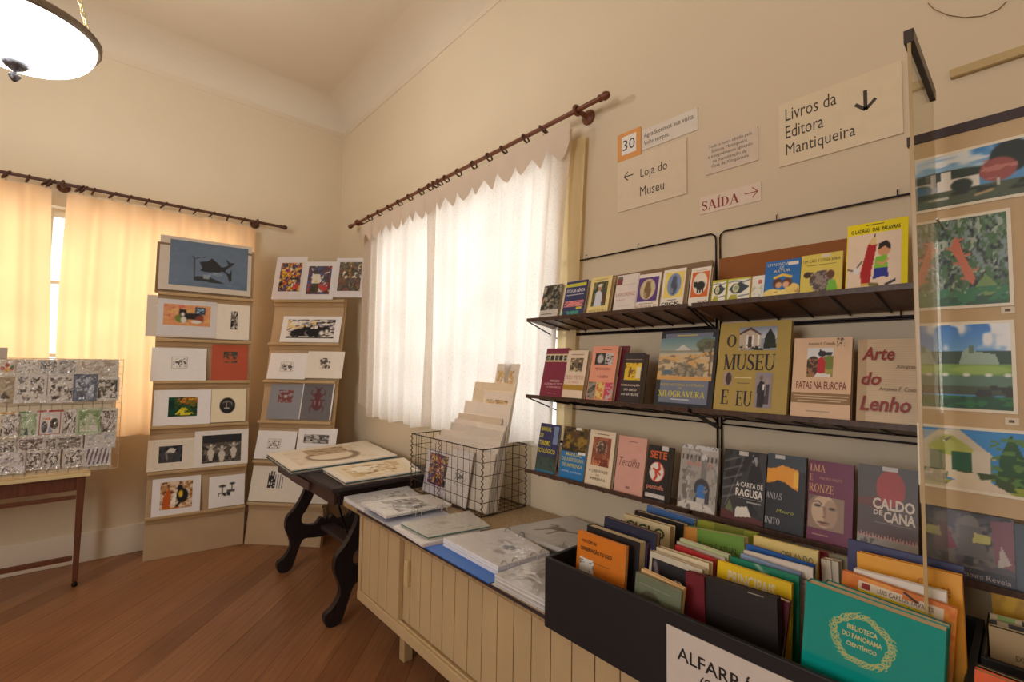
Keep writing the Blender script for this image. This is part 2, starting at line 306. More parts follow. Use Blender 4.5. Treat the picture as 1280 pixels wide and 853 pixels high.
# ------------------------------------------------------------------ small painter for the pictures printed on covers and sheets
class Art:
    def __init__(s, nx, ny, bg):
        s.p = np.zeros((ny, nx, 3)); s.p[:] = bg; s.asp = nx / ny
        s.X, s.Y = np.meshgrid(np.linspace(0, 1, nx), np.linspace(0, 1, ny)); s.ny, s.nx = ny, nx
    def put(s, mk, c, al=1.0):
        mk = np.clip(mk, 0, 1)[..., None] * al; s.p = s.p * (1 - mk) + np.asarray(c, float) * mk; return s
    def soft(s, d): return np.clip(0.5 - d * min(s.nx, s.ny), 0, 1)
    def rect(s, x0, y0, x1, y1, c, al=1): return s.put(((s.X >= x0) & (s.X <= x1) & (s.Y >= y0) & (s.Y <= y1)) * 1.0, c, al)
    def ell(s, cx, cy, rx, ry, c, rot=0, al=1):
        a = rad(rot); dx, dy = s.X - cx, s.Y - cy; u = dx * math.cos(a) + dy * math.sin(a); v = -dx * math.sin(a) + dy * math.cos(a)
        d = (np.sqrt((u / rx) ** 2 + (v / ry) ** 2) - 1) * min(rx, ry); return s.put(s.soft(d), c, al)
    def poly(s, P, c, al=1):
        ins = np.zeros(s.X.shape, bool); n = len(P)
        for k in range(n):
            (x0, y0), (x1, y1) = P[k], P[(k + 1) % n]
            if y0 == y1: continue
            cr = ((s.Y >= min(y0, y1)) & (s.Y < max(y0, y1))); ins ^= cr & (s.X < x0 + (s.Y - y0) / (y1 - y0) * (x1 - x0))
        return s.put(ins * 1.0, c, al)
    def line(s, P, w, c, al=1):
        D = np.full(s.X.shape, 9.0)
        for k in range(len(P) - 1):
            a, b = np.array(P[k]), np.array(P[k + 1]); d = b - a; L = max(d @ d, 1e-9)
            t = np.clip(((s.X - a[0]) * d[0] + (s.Y - a[1]) * d[1]) / L, 0, 1)
            D = np.minimum(D, np.hypot(s.X - a[0] - t * d[0], s.Y - a[1] - t * d[1]))
        return s.put(s.soft(D - w), c, al)
    def field(s, scale, seed, ax=1.0):
        rs = np.random.RandomState(seed); n = int(scale) + 3; mI = int(scale * ax) + 3; gq = rs.rand(mI, n)
        fx, fy = s.X * scale, s.Y * scale * ax; ix, iy = fx.astype(int), fy.astype(int); tx, ty = fx - ix, fy - iy
        tx = tx * tx * (3 - 2 * tx); ty = ty * ty * (3 - 2 * ty)
        return (gq[iy, ix] * (1 - tx) + gq[iy, ix + 1] * tx) * (1 - ty) + (gq[iy + 1, ix] * (1 - tx) + gq[iy + 1, ix + 1] * tx) * ty
    def cloud(s, scale, seed, c, lo=0.5, hi=0.6, x0=0, y0=0, x1=1, y1=1, al=1, ax=1.0):
        f = np.clip((0.56 * s.field(scale, seed, ax) + 0.44 * s.field(scale * 2.9, seed + 101, ax) - lo) / (hi - lo), 0, 1) * ((s.X >= x0) & (s.X <= x1) & (s.Y >= y0) & (s.Y <= y1)); return s.put(f, c, al)
    def mottle(s, cols, scale, seed, x0=0, y0=0, x1=1, y1=1):
        for k, c in enumerate(cols): s.cloud(scale * (1 + 0.3 * k), seed * 7 + k, c, 0.48, 0.62, x0, y0, x1, y1)
        return s
    def grad(s, x0, y0, x1, y1, c0, c1):
        t = np.clip((s.Y - y0) / (y1 - y0), 0, 1)[..., None]; mk = ((s.X >= x0) & (s.X <= x1) & (s.Y >= y0) & (s.Y <= y1))[..., None]
        s.p = np.where(mk, np.asarray(c0, float) * (1 - t) + np.asarray(c1, float) * t, s.p); return s
    def inpoly(s, P, fn):                                # paint with fn, keep only inside the polygon
        old = s.p.copy(); fn(s); new = s.p; s.p = np.ones_like(old); s.p[:] = 0; s.poly(P, (1, 1, 1)); mk = s.p[..., :1]; s.p = old * (1 - mk) + new * mk; return s

# ------------------------------------------------------------------ things, parts, frames
_seen = {}
def tag(o, label, cat, group=None, kind=None):
    o['label'] = label; o['category'] = cat
    if group: o['group'] = group
    if kind: o['kind'] = kind
    return o
def thing(name, label, cat, M=None, group=None):
    o = bpy.data.objects.new(name, None); o.empty_display_size = 0.05; COL.objects.link(o)
    if M is not None: o.matrix_world = M
    return tag(o, label, cat, group)
def struct(o): o['kind'] = 'structure'; return o
class Fr:                                                # a flat face standing in the room: u to the right, v up, w towards the viewer
    def __init__(s, o, ex, ey):
        s.o = np.asarray(o, float); s.x = np.asarray(ex, float); s.x /= np.linalg.norm(s.x)
        y = np.asarray(ey, float); y = y - (y @ s.x) * s.x; s.y = y / np.linalg.norm(y); s.z = np.cross(s.x, s.y)
    def uv(s, px, py, w=0.0):
        d = ray(px, py); o = s.o + s.z * w; t_ = ((o - CC) @ s.z) / (d @ s.z); p = CC + t_ * d - s.o; return p @ s.x, p @ s.y
    def at(s, u, v, w=0.0): return s.o + u * s.x + v * s.y + w * s.z
    def mat(s, u=0.0, v=0.0, w=0.0, rot=0.0, tilt=0.0):
        p = s.at(u, v, w); x, y, z = s.x, s.y, s.z
        if rot: a = rad(rot); x, y = x * math.cos(a) + y * math.sin(a), -x * math.sin(a) + y * math.cos(a)
        if tilt: a = rad(tilt); y, z = y * math.cos(a) - z * math.sin(a), z * math.cos(a) + y * math.sin(a)
        return Matrix(((x[0], y[0], z[0], p[0]), (x[1], y[1], z[1], p[1]), (x[2], y[2], z[2], p[2]), (0, 0, 0, 1)))
def T(x, y, z): return Matrix.Translation((x, y, z))
WHITE = (238, 234, 226); CREAM = (234, 224, 198)
def smooth_loop(P, k=4):                                 # closed Catmull-Rom through 2-D points
    P = np.asarray(P, float); n = len(P); out = []
    for i in range(n):
        a, b, c, d = P[i - 1], P[i], P[(i + 1) % n], P[(i + 2) % n]
        for q in range(k):
            t = q / k; out.append(0.5 * (2 * b + (c - a) * t + (2 * a - 5 * b + 4 * c - d) * t * t + (3 * b - a - 3 * c + d) * t ** 3))
    return np.array(out)

# ================================================================== the room
TH = 0.25
b = MB(); b.box((XL - TH, YF - TH, -0.1), (XW + TH, YW + TH, 0), (150, 90, 50), 'floor_wood'); struct(b.build('floor'))
COVE = 0.24
b = MB()
b.box((XL, YF, ZC), (XW, YW, ZC + 0.1), (220, 200, 165), 'ceiling_paint')
arc = [(COVE * (1 - math.cos(a)), ZC - COVE + COVE * math.sin(a)) for a in np.linspace(0, math.pi / 2, 9)]
def ring(d, z): return [(XL + d, YF + d, z), (XW - d, YF + d, z), (XW - d, YW - d, z), (XL + d, YW - d, z)]
Vc = np.array([ring(d, z) for d, z in arc]).reshape(-1, 3)
b2 = MB(); b2.add(Vc, [(k * 4 + q, k * 4 + (q + 1) % 4, (k + 1) * 4 + (q + 1) % 4, (k + 1) * 4 + q) for k in range(8) for q in range(4)], (220, 200, 165), 'ceiling_paint')
_ce = struct(b.build('ceiling')); b2.build('cove', _ce, smooth=True)
# a thin picture-rail bead where wall meets the cove
b = MB(); z0 = ZC - COVE
for lo, hi in (((XL, YW - 0.005, z0 - 0.03), (XW, YW, z0 + 0.02)), ((XW - 0.005, YF, z0 - 0.03), (XW, YW, z0 + 0.02))):
    b.box(lo, hi, (220, 200, 165), 'ceiling_paint')
struct(b.build('trim_1', bevel=0.005))
WB = (-1.55, 0.98, 0.98, 2.62)           # back window: x0,x1,z0,z1
WR = (1.62, 3.80, 1.10, 2.66)            # right window: y0,y1,z0,z1
def wall_open(name, ax, p, q, lo, hi, op):
    b = MB(); u0, u1, z0, z1 = op
    for a0, a1, c0, c1 in ((lo, u0, 0, ZC), (u1, hi, 0, ZC), (u0, u1, 0, z0), (u0, u1, z1, ZC)):
        if ax == 1: b.box((a0, p, c0), (a1, q, c1), (222, 203, 162), 'wall_paint')
        else: b.box((p, a0, c0), (q, a1, c1), (222, 203, 162), 'wall_paint')
    return struct(b.build(name))
wall_open('wall_back', 1, YW, YW + TH, XL - TH, XW + TH, WB)
wall_open('wall_right', 0, XW, XW + TH, YF - TH, YW, WR)
b = MB(); b.box((XL - TH, YF - TH, 0), (XL, YW, ZC), 0 * np.ones(3) + 200, 'wall_paint'); struct(b.build('wall_left'))
b = MB(); b.box((XL, YF - TH, 0), (XW, YF, ZC), (222, 203, 162), 'wall_paint'); struct(b.build('wall_front'))
def skirting(name, lo, hi):
    b = MB(); b.box(lo, hi, (230, 220, 200), 'base_paint'); struct(b.build(name, bevel=0.004))
skirting('baseboard_back', (XL, YW - 0.022, 0), (XW - 0.022, YW, 0.215))
skirting('baseboard_right', (XW - 0.022, YF, 0), (XW, YW, 0.215))
def window(name, M, w, h, cols, rows):
    b = MB(); f = 0.055
    for lo, hi in (((0, -0.03, 0), (f, 0.03, h)), ((w - f, -0.03, 0), (w, 0.03, h)), ((0, -0.03, 0), (w, 0.03, f)), ((0, -0.03, h - f), (w, 0.03, h))): b.box(lo, hi, (232, 226, 212), 'painted_wood')
    for k in range(1, cols): x = w * k / cols; b.box((x - 0.02, -0.02, f), (x + 0.02, 0.02, h - f), (232, 226, 212), 'painted_wood')
    for k in range(1, rows): z = h * k / rows; b.box((f, -0.012, z - 0.012), (w - f, 0.012, z + 0.012), (232, 226, 212), 'painted_wood')
    o = struct(b.build(name, M=M, bevel=0.003)); p = MB(); p.box((f, -0.002, f), (w - f, 0.002, h - f), (255, 255, 255), 'window_glass'); p.build('pane', o)
    s_ = MB(); s_.box((-0.03, -0.16, -0.04), (w + 0.03, 0.05, 0.0), (232, 226, 212), 'painted_wood'); s_.build('window_sill', o, bevel=0.004); return o
window('window_1', T(WB[0], YW + 0.15, WB[2]), WB[1] - WB[0], WB[3] - WB[2], 4, 3)
window('window_2', Matrix.Translation((XW + 0.15, WR[1], WR[2])) @ Matrix.Rotation(-math.pi / 2, 4, 'Z'), WR[1] - WR[0], WR[3] - WR[2], 4, 4)

# ================================================================== curtains and their poles
def curtain(name, label, fix, u0, u1, zt, zb, axis, m, amp=0.022, nf=9, seed=1, du0=(0, 0), du1=(0, 0), group=None, bulge=0.0, c=(230, 200, 150)):
    rs = np.random.RandomState(seed); nx, nz = 110, 26; s_ = np.linspace(0, 1, nx); G = np.zeros((nz, nx, 3)); ph = rs.rand(3) * 6
    for k, t_ in enumerate(np.linspace(0, 1, nz)):                     # t 0 at the hem, 1 at the pole
        a0 = u0 + du0[0] * (1 - t_) + du0[1] * math.sin(math.pi * t_); a1 = u1 + du1[0] * (1 - t_) + du1[1] * math.sin(math.pi * t_)
        hem = zb(s_) if callable(zb) else np.full(nx, zb); ww = amp * (1.0 - 0.35 * t_)
        d = ww * (np.sin(2 * math.pi * nf * s_ + ph[0]) + 0.5 * np.sin(2 * math.pi * nf * 0.43 * s_ + ph[1] + 0.6 * (1 - t_)) + 0.3 * np.sin(2 * math.pi * nf * 1.9 * s_ + ph[2])) + bulge * math.sin(math.pi * t_)
        u = a0 + (a1 - a0) * s_; z = hem + (zt - hem) * t_
        if axis == 1: G[k, :, 0] = u; G[k, :, 1] = fix + d
        else: G[k, :, 1] = u; G[k, :, 0] = fix + d
        G[k, :, 2] = z
    base = A3((u0 + u1) / 2 if axis == 1 else fix, fix if axis == 1 else (u0 + u1) / 2, zt)
    o = MB(); o.grid(G - base, c, m); r = o.build(name, M=T(*base), smooth=True); return tag(r, label, 'curtain', group), base
RB = 2.765                                # pole height, back
curtain('curtain', 'pale yellow curtain glowing with daylight, left of the narrow bright gap', YW - 0.10, -1.75, -0.272, 2.715, 0.93, 1, 'yellow_cloth', nf=10, seed=3, du1=(0.07, 0.0), group='curtains on the back window')
curtain('curtain', 'pale yellow curtain glowing with daylight behind the tall print stand', YW - 0.10, -0.19, 1.05, 2.705, lambda s_: 0.90 + 0.02 * np.sin(5 * s_), 1, 'yellow_cloth', nf=8, seed=5, du0=(0.02, -0.02), group='curtains on the back window')
hemL = lambda s_: 1.06 + 0.09 * np.clip(0.16 - s_, 0, 1) / 0.16 + 0.025 * np.sin(9 * s_)
RX = 1.746
lc, bl = curtain('curtain', 'white lace curtain with scalloped top, the narrower one nearest the room corner', 1.775, 2.79, 3.955, 2.715, lambda s_: 1.05 + 0.12 * np.clip((s_ - 0.8) / 0.2, 0, 1) ** 2 + 0.012 * np.sin(20 * s_), 0, 'white_cloth', nf=9, seed=8, du1=(-0.02, 0), group='lace curtains on the side window', c=(235, 225, 210), amp=0.021)
rc, brr = curtain('curtain', 'wide white lace curtain behind the wire basket of prints', 1.760, 1.525, 2.90, 2.715, lambda s_: 1.09 + 0.015 * np.sin(15 * s_) - 0.04 * s_, 0, 'white_cloth', nf=10, seed=9, du0=(0.12, 0.02), du1=(0.0, -0.03), group='lace curtains on the side window', c=(235, 225, 210), amp=0.021)
def valance(parent, base, y0, y1, n):     # pelmet with a pointed lower edge
    b = MB(); k = n * 8 + 1; ys = np.linspace(y0, y1, k); G = np.zeros((4, k, 3)); w = np.abs(((np.arange(k) / 8.0) % 1) - 0.5) * 2
    for r, f in enumerate((0, 0.35, 0.7, 1)):
        G[r, :, 0] = 1.728 + 0.012 * np.sin(np.arange(k) * 0.55) * f; G[r, :, 1] = ys; G[r, :, 2] = 2.73 - f * (0.10 + 0.075 * (1 - w ** 1.3))
    b.grid((G - base)[::-1], (225, 205, 190), 'pelmet_cloth'); b.build('valance', parent, smooth=True)
valance(lc, bl, 2.87, 3.97, 9); valance(rc, brr, 1.515, 2.885, 10)
bc, _ = curtain('curtain', 'plain cream backing curtain, a narrow strip behind the lace beside the signs', 1.815, 1.478, 1.66, 2.68, 1.12, 0, 'backing_cloth', nf=2, seed=4, amp=0.008, du0=(0.08, 0.0), c=(225, 205, 160))
def pole(label, ax, fix, z, u0, u1, rings, brackets, c=(110, 66, 40)):
    def P(u, dz=0, off=0.0): return A3(u, fix + off, z + dz) if ax == 0 else A3(fix + off, u, z + dz)
    base = P((u0 + u1) / 2); o = thing('curtain_pole', label, 'curtain pole', T(*base))
    b = MB(); b.tube([P(u0) - base, P(u1) - base], 0.0125, c, 'wood', 10); b.build('pole', o, smooth=True)
    for u, sg in ((u0, -1), (u1, 1)):
        b = MB(); prof = [(0.0, 0.045), (0.012, 0.042), (0.019, 0.03), (0.021, 0.018), (0.017, 0.006), (0.012, 0.0), (0.018, -0.006), (0.018, -0.014), (0.012, -0.02)]
        b.lathe([(r, h * sg) for r, h in prof], c, 'wood', 12, P(u) - base, ax); b.build('finial', o, smooth=True)
    for u in rings:
        b = MB(); ct = P(u, -0.012) - base; lean = 0.25 * math.sin(u * 37)
        pts = []
        for q in range(14):
            w = 2 * math.pi * q / 14; p = [0, 0, 0]; p[ax] = 0.03 * (0.5 + lean) * math.sin(w); p[1 - ax] = 0.024 * math.cos(w); p[2] = 0.026 * math.sin(w); pts.append(ct + p)
        b.tube(pts, 0.0058, (88, 52, 32), 'wood', 6, True); b.tube([ct + A3(0, 0, -0.024), ct + A3(0, 0, -0.04)], 0.004, (200, 180, 160), 'metal', 5); b.build('ring', o, smooth=True)
    for u in brackets:
        b = MB(); wallp = (YW if ax == 0 else XW); d = wallp - fix
        q = P(u) - base; e = A3(0, 1, 0) if ax == 0 else A3(1, 0, 0)
        b.lathe([(0.0, 0.0), (0.034, 0.0), (0.04, -0.008), (0.034, -0.016), (0.02, -0.02), (0.013, -0.03), (0.013, -d + 0.012)], c, 'wood', 14, q + e * d, 1 - ax)
        pts = []
        for k in range(14):
            w = 2 * math.pi * k / 14; p = [0, 0, 0]; p[1 - ax] = 0.021 * math.cos(w); p[2] = 0.021 * math.sin(w); pts.append(q + p)
        b.tube(pts, 0.009, c, 'wood', 8, True); b.build('bracket', o, smooth=True)
    return o
pole('dark wooden curtain pole with rings along the back window', 0, YW - 0.10, RB, -1.9, 1.265, [PY(x, 215 + x * 0.19, YW - 0.1)[0] for x in (8, 35, 58, 64, 100, 105, 117, 141, 162, 184, 205, 226, 245, 265, 285, 304)] + [-0.7, -0.85, -1.0, -1.2, -1.4, -1.6], [-0.215, 1.055], (96, 62, 44))
pole('reddish wooden curtain pole with rings above the lace curtains', 1, RX, 2.785, 1.33, 4.22, [PX(420 + x / 3.556, 100 + y / 3.556, RX)[1] for x, y in ((150, 612), (193, 592), (238, 572), (282, 550), (328, 528), (378, 503), (418, 485), (440, 470), (460, 462), (490, 448), (545, 418), (612, 385), (680, 350), (745, 312), (843, 263), (922, 222))], [1.485, 4.08], (128, 74, 48))

# ================================================================== pendant lamp
LX, LY, LZ, LR = -0.29, 2.74, 2.70, 0.245
o = thing('pendant_lamp', 'bright frosted glass bowl lamp with metal rim hanging on chains', 'lamp', T(LX, LY, LZ))
b = MB(); n = 12; prof = [(0.03, 0.0)] + [(LR * math.sin(a), 0.15 * (1 - math.cos(a))) for a in np.linspace(0.2, math.pi / 2, n)]
b.lathe(prof, (255, 255, 255), 'lit_bowl', 36); b.build('glass_bowl', o, smooth=True)
b = MB(); b.lathe([(LR - 0.004, 0.15), (LR + 0.012, 0.145), (LR + 0.016, 0.155), (LR + 0.01, 0.165), (LR + 0.016, 0.175), (LR + 0.006, 0.185), (LR - 0.008, 0.18), (LR - 0.008, 0.15)], (150, 140, 130), 'metal', 40); b.build('rim', o, smooth=True)
b = MB(); b.lathe([(0.0, -0.075), (0.008, -0.07), (0.02, -0.05), (0.016, -0.044), (0.006, -0.04), (0.006, -0.03), (0.03, -0.014), (0.045, 0.004), (0.0, 0.008)], (120, 120, 125), 'metal', 16); b.build('finial', o, smooth=True)
for k in range(3):
    a = rad(20 + 120 * k); b = MB(); p0 = A3(math.cos(a) * LR, math.sin(a) * LR, 0.185); p1 = A3(0.03 * math.cos(a), 0.03 * math.sin(a), 0.95); L_ = int(np.linalg.norm(p1 - p0) / 0.026)
    for q in range(L_):
        c0 = p0 + (p1 - p0) * (q + 0.5) / L_; d = (p1 - p0) / np.linalg.norm(p1 - p0); sd = np.cross(d, A3(0, 0, 1) if q % 2 else A3(math.sin(a), -math.cos(a), 0.2)); sd /= np.linalg.norm(sd)
        b.tube([c0 + d * 0.017 * math.cos(w) + sd * 0.008 * math.sin(w) for w in np.linspace(0, 2 * math.pi, 8, endpoint=False)], 0.0022, (190, 165, 110), 'metal', 4, True)
    b.build('chain', o, smooth=True)
b = MB(); b.tube([(0, 0, 0.95), (0, 0, ZC - LZ - 0.03)], 0.008, (150, 135, 100), 'metal', 8); b.lathe([(0.0, ZC - LZ - 0.001), (0.07, ZC - LZ - 0.002), (0.06, ZC - LZ - 0.03), (0.02, ZC - LZ - 0.05), (0.0, ZC - LZ - 0.052)], (150, 135, 100), 'metal', 20); b.build('stem', o, smooth=True)
l = bpy.data.lights.new('bulb', 'POINT'); l.energy = 56; l.color = (1.0, 0.985, 0.96); l.shadow_soft_size = 0.05
lo = bpy.data.objects.new('bulb', l); COL.objects.link(lo); lo.parent = o; lo.location = (0, 0, 0.2)

# ================================================================== signs on the wall
FW = Fr((XW, 0, 0), (0, -1, 0), (0, 0, 1))
def sign(name, label, tl, br, base, draw, t_=0.006, m='plastic', cat='sign', rot=0.0, part=None):
    u0, v1 = FW.uv(*tl, w=t_); u1, v0 = FW.uv(*br, w=t_); w, h = u1 - u0, v1 - v0; q = MB()
    q.box((0, 0, 0), (w, h, t_), base, m); draw(q, w, h, t_ + 0.0004); o = q.build(name, M=FW.mat(u0, v0, 0.0005, rot)); return tag(o, label, cat)
INK = (62, 52, 44)
def arrow(q, x, y, L_, ang, c, wd, z):
    a = rad(ang); d = A3(math.cos(a), math.sin(a)); p = A3(-d[1], d[0])
    def bar(a0, a1):
        a0, a1 = np.asarray(a0), np.asarray(a1); e = (a1 - a0) / np.linalg.norm(a1 - a0); n_ = A3(-e[1], e[0]) * wd / 2
        q.add([(*(a0 - n_), z), (*(a1 - n_), z), (*(a1 + n_), z), (*(a0 + n_), z)], [(0, 1, 2, 3)], c, 'plastic')
    tip = A3(x, y) + d * L_ / 2; bar(A3(x, y) - d * L_ / 2, tip); bar(tip - d * L_ * 0.42 + p * L_ * 0.42, tip); bar(tip - d * L_ * 0.42 - p * L_ * 0.42, tip)
def d_livros(q, w, h, z):
    for s_, y0, y1, x1 in (('Livros da', 0.70, 0.90, 0.51), ('Editora', 0.42, 0.62, 0.40), ('Mantiqueira', 0.10, 0.335, 0.655)): q.text(s_, w * 0.065, h * y0, w * x1, h * y1, z, INK, 'plastic')
    arrow(q, w * 0.735, h * 0.62, h * 0.28, -90, INK, h * 0.045, z)
def d_loja(q, w, h, z):
    q.text('Loja do', w * 0.36, h * 0.50, w * 0.745, h * 0.72, z, INK, 'plastic'); q.text('Museu', w * 0.355, h * 0.19, w * 0.70, h * 0.37, z, INK, 'plastic'); arrow(q, w * 0.18, h * 0.665, w * 0.14, 180, INK, h * 0.022, z)
def d_30(q, w, h, z):
    q.rect(w * 0.19, h * 0.2, w * 0.81, h * 0.86, z, (236, 232, 226), 'plastic'); q.text('30', w * 0.24, h * 0.34, w * 0.76, h * 0.72, z + 0.0004, (60, 56, 58), 'plastic')
def d_agr(q, w, h, z):
    q.text('Agradecemos sua visita.', w * 0.04, h * 0.50, w * 0.95, h * 0.80, z, INK, 'plastic'); q.text('Volte sempre.', w * 0.04, h * 0.14, w * 0.52, h * 0.42, z, INK, 'plastic')
def d_todo(q, w, h, z):
    for k, (s_, x0, x1) in enumerate((('Todo o lucro obtido pela', 0.06, 0.90), ('Editora Mantiqueira', 0.13, 0.81), ('é integralmente aplicado', 0.05, 0.91), ('na manutenção da', 0.15, 0.80), ('Casa da Xilogravura.', 0.12, 0.85))):
        y = h * (0.80 - 0.155 * k); q.text(s_, w * x0, y - h * 0.03, w * x1, y + h * 0.10, z, (88, 78, 72), 'plastic')
def d_saida(q, w, h, z):
    q.text('SAÍDA', w * 0.035, h * 0.17, w * 0.66, h * 0.88, z, (150, 62, 54), 'plastic', bold='serif'); arrow(q, w * 0.85, h * 0.54, w * 0.2, 0, (150, 62, 54), h * 0.05, z)
sign('wall_sign', 'large cream plastic sign lettered Livros da Editora Mantiqueira with down arrow', (973, 132), (1129.5, 166), (224, 208, 178), d_livros)
sign('wall_sign', 'cream sign lettered Loja do Museu with a left arrow', (772, 204), (858.5, 242), (222, 206, 180), d_loja)
sign('wall_sign', 'small orange square sign with the number 30', (772, 170), (801, 193), (222, 156, 82), d_30, 0.004)
sign('wall_sign', 'narrow white notice thanking visitors, right of the orange number sign', (802.5, 163), (872, 162), (222, 212, 200), d_agr, 0.004)
sign('wall_sign', 'white wall notice with five short centred lines of small text', (882, 180), (947.5, 200), (214, 198, 180), d_todo, 0.005)
sign('wall_sign', 'small pinkish exit sign lettered SAÍDA with a right arrow in red', (875, 247.5), (951.6, 250.6), (226, 208, 190), d_saida, 0.003)
# wooden batten and loose wire near the ceiling side of the wall
p0, p1 = PX(1188, 92, XW), PX(1280, 50, XW)
b = MB(); b.box((0, 0, 0), (0.36, 0.026, 0.02), (196, 172, 122), 'painted_wood')
tag(b.build('batten', M=FW.mat(-p0[1], p0[2] - 0.022, 0.0, 0.0), bevel=0.004), 'cream painted wooden batten fixed high on the right wall', 'batten')
b = MB(); pts = [PX(x, y, XW - 0.004) for x, y in ((1160, 4), (1168, 12), (1185, 19), (1205, 22), (1228, 20), (1248, 12), (1258, 2))]
base = pts[0].copy(); b.tube([p - base for p in pts], 0.0012, (150, 128, 88), 'metal', 5); tag(b.build('wire', M=T(*base)), 'thin loop of wire hanging against the top of the wall', 'wire')

# ================================================================== pictures used on sheets and covers
def a_blocks(seed, nx=44, ny=40, cols=((40, 36, 34), (120, 112, 104)), bg=(232, 228, 220), sc=6):
    a = Art(nx, ny, bg)
    for k, c in enumerate(cols): a.cloud(sc * (1 + 0.4 * k), seed * 13 + k, c, 0.5, 0.56)
    return a
def a_whale():
    a = Art(110, 66, (112, 134, 160)); a.cloud(4, 3, (104, 126, 152), 0.4, 0.7)
    d = (40, 46, 54); a.poly([(0.30, 0.16), (0.32, 0.23), (0.5, 0.24), (0.70, 0.12), (0.62, 0.11), (0.3, 0.14)], (52, 60, 68)); a.cloud(9, 5, (150, 165, 180), 0.55, 0.6, 0.42, 0.2, 0.66, 0.34)
    a.poly([(0.38, 0.50), (0.36, 0.56), (0.47, 0.60), (0.52, 0.68), (0.58, 0.60), (0.64, 0.50), (0.72, 0.50), (0.70, 0.42), (0.62, 0.37), (0.45, 0.34), (0.38, 0.37), (0.40, 0.43)], d)
    a.poly([(0.66, 0.48), (0.74, 0.56), (0.70, 0.70), (0.76, 0.62), (0.82, 0.62), (0.76, 0.52), (0.70, 0.44)], d); a.poly([(0.64, 0.42), (0.72, 0.34), (0.76, 0.16), (0.79, 0.22), (0.78, 0.46), (0.75, 0.36), (0.68, 0.44)], d)
    a.line([(0.31, 0.15), (0.30, 0.62), (0.28, 0.68)], 0.006, d); a.line([(0.30, 0.62), (0.36, 0.66)], 0.006, d); a.line([(0.4, 0.66), (0.44, 0.69)], 0.004, d); a.rect(0.74, 0.07, 0.90, 0.09, (130, 158, 186), 0.6); return a
def a_cat_orange():
    a = Art(58, 32, (236, 164, 112)); a.cloud(5, 2, (222, 130, 110), 0.5, 0.65); a.cloud(8, 3, (240, 190, 120), 0.55, 0.65)
    a.rect(0.66, 0.58, 0.88, 0.92, (60, 84, 110)); a.rect(0.70, 0.64, 0.85, 0.86, (150, 190, 215)); a.cloud(12, 4, (40, 60, 90), 0.5, 0.56, 0.7, 0.64, 0.85, 0.86)
    a.ell(0.38, 0.34, 0.14, 0.2, (120, 140, 60)); a.ell(0.60, 0.46, 0.24, 0.15, (34, 32, 40)); a.ell(0.76, 0.32, 0.09, 0.2, (150, 70, 60)); a.ell(0.42, 0.28, 0.06, 0.16, (238, 236, 230)); a.ell(0.40, 0.62, 0.08, 0.15, (34, 32, 40)); a.ell(0.40, 0.54, 0.04, 0.09, (240, 238, 232))
    a.poly([(0.32, 0.68), (0.32, 0.84), (0.38, 0.74)], (34, 32, 40)); a.poly([(0.42, 0.74), (0.47, 0.82), (0.47, 0.66)], (34, 32, 40)); a.ell(0.70, 0.2, 0.12, 0.08, (236, 232, 226)); return a
def a_two_cats():
    a = Art(62, 26, (232, 228, 218)); a.cloud(6, 4, (60, 56, 54), 0.55, 0.58, ax=2.2); a.cloud(9, 5, (150, 140, 170), 0.62, 0.7); a.cloud(5, 9, (228, 205, 140), 0.6, 0.7, 0, 0.5, 0.6, 1)
    for cx, s_ in ((0.42, 1), (0.72, 1)): a.ell(cx - 0.12, 0.3, 0.2, 0.2, (36, 34, 38)); a.ell(cx, 0.42, 0.09, 0.18, (36, 34, 38)); a.ell(cx + 0.02, 0.28, 0.05, 0.12, (240, 238, 232)); a.poly([(cx - 0.08, 0.5), (cx - 0.07, 0.72), (cx - 0.01, 0.56)], (36, 34, 38)); a.poly([(cx + 0.03, 0.56), (cx + 0.09, 0.7), (cx + 0.08, 0.48)], (36, 34, 38))
    a.ell(0.84, 0.46, 0.06, 0.2, (36, 34, 38)); a.ell(0.84, 0.36, 0.035, 0.12, (238, 236, 230)); a.rect(0, 0, 1, 0.06, (70, 66, 64)); return a
def a_street(seed, pal):
    a = Art(30, 44, (60, 50, 80))
    for k, c in enumerate(pal): a.cloud(4 + k, seed * 11 + k, c, 0.52, 0.57, ax=1.4)
    a.rect(0.42, 0.45, 0.52, 1, pal[0]); a.cloud(7, seed + 40, (30, 26, 40), 0.62, 0.66); a.cloud(8, seed + 50, (245, 235, 210), 0.72, 0.76); return a
def a_child(seed):
    a = a_street(seed, ((40, 70, 130), (190, 60, 50), (60, 90, 150), (90, 30, 40))); a.ell(0.33, 0.78, 0.11, 0.09, (40, 34, 34)); a.poly([(0.18, 0.38), (0.2, 0.7), (0.5, 0.72), (0.62, 0.45), (0.5, 0.36)], (240, 236, 225)); a.cloud(8, 77, (225, 200, 50), 0.45, 0.5, 0.22, 0.4, 0.48, 0.66)
    a.poly([(0.22, 0.05), (0.22, 0.38), (0.5, 0.38), (0.5, 0.02), (0.38, 0.02)], (60, 56, 40)); a.rect(0.6, 0.12, 0.9, 0.3, (200, 50, 46)); return a
def a_parrot():
    a = Art(36, 24, (26, 74, 54)); a.cloud(4, 6, (20, 52, 40), 0.5, 0.6); a.poly([(0.25, 0.75), (0.6, 1), (1, 1), (1, 0.75), (0.6, 0.72)], (214, 168, 60)); a.poly([(0.55, 0.8), (1, 0.9), (0.9, 0.45), (0.7, 0.6)], (120, 110, 40)); a.poly([(0.22, 0.1), (0.5, 0.5), (0.62, 0.4), (0.9, 0.12), (0.6, 0.05)], (222, 206, 50)); a.cloud(8, 5, (60, 90, 40), 0.56, 0.6, 0.2, 0, 1, 1); a.cloud(9, 8, (190, 90, 40), 0.66, 0.7, 0.3, 0.5, 1, 1); return a
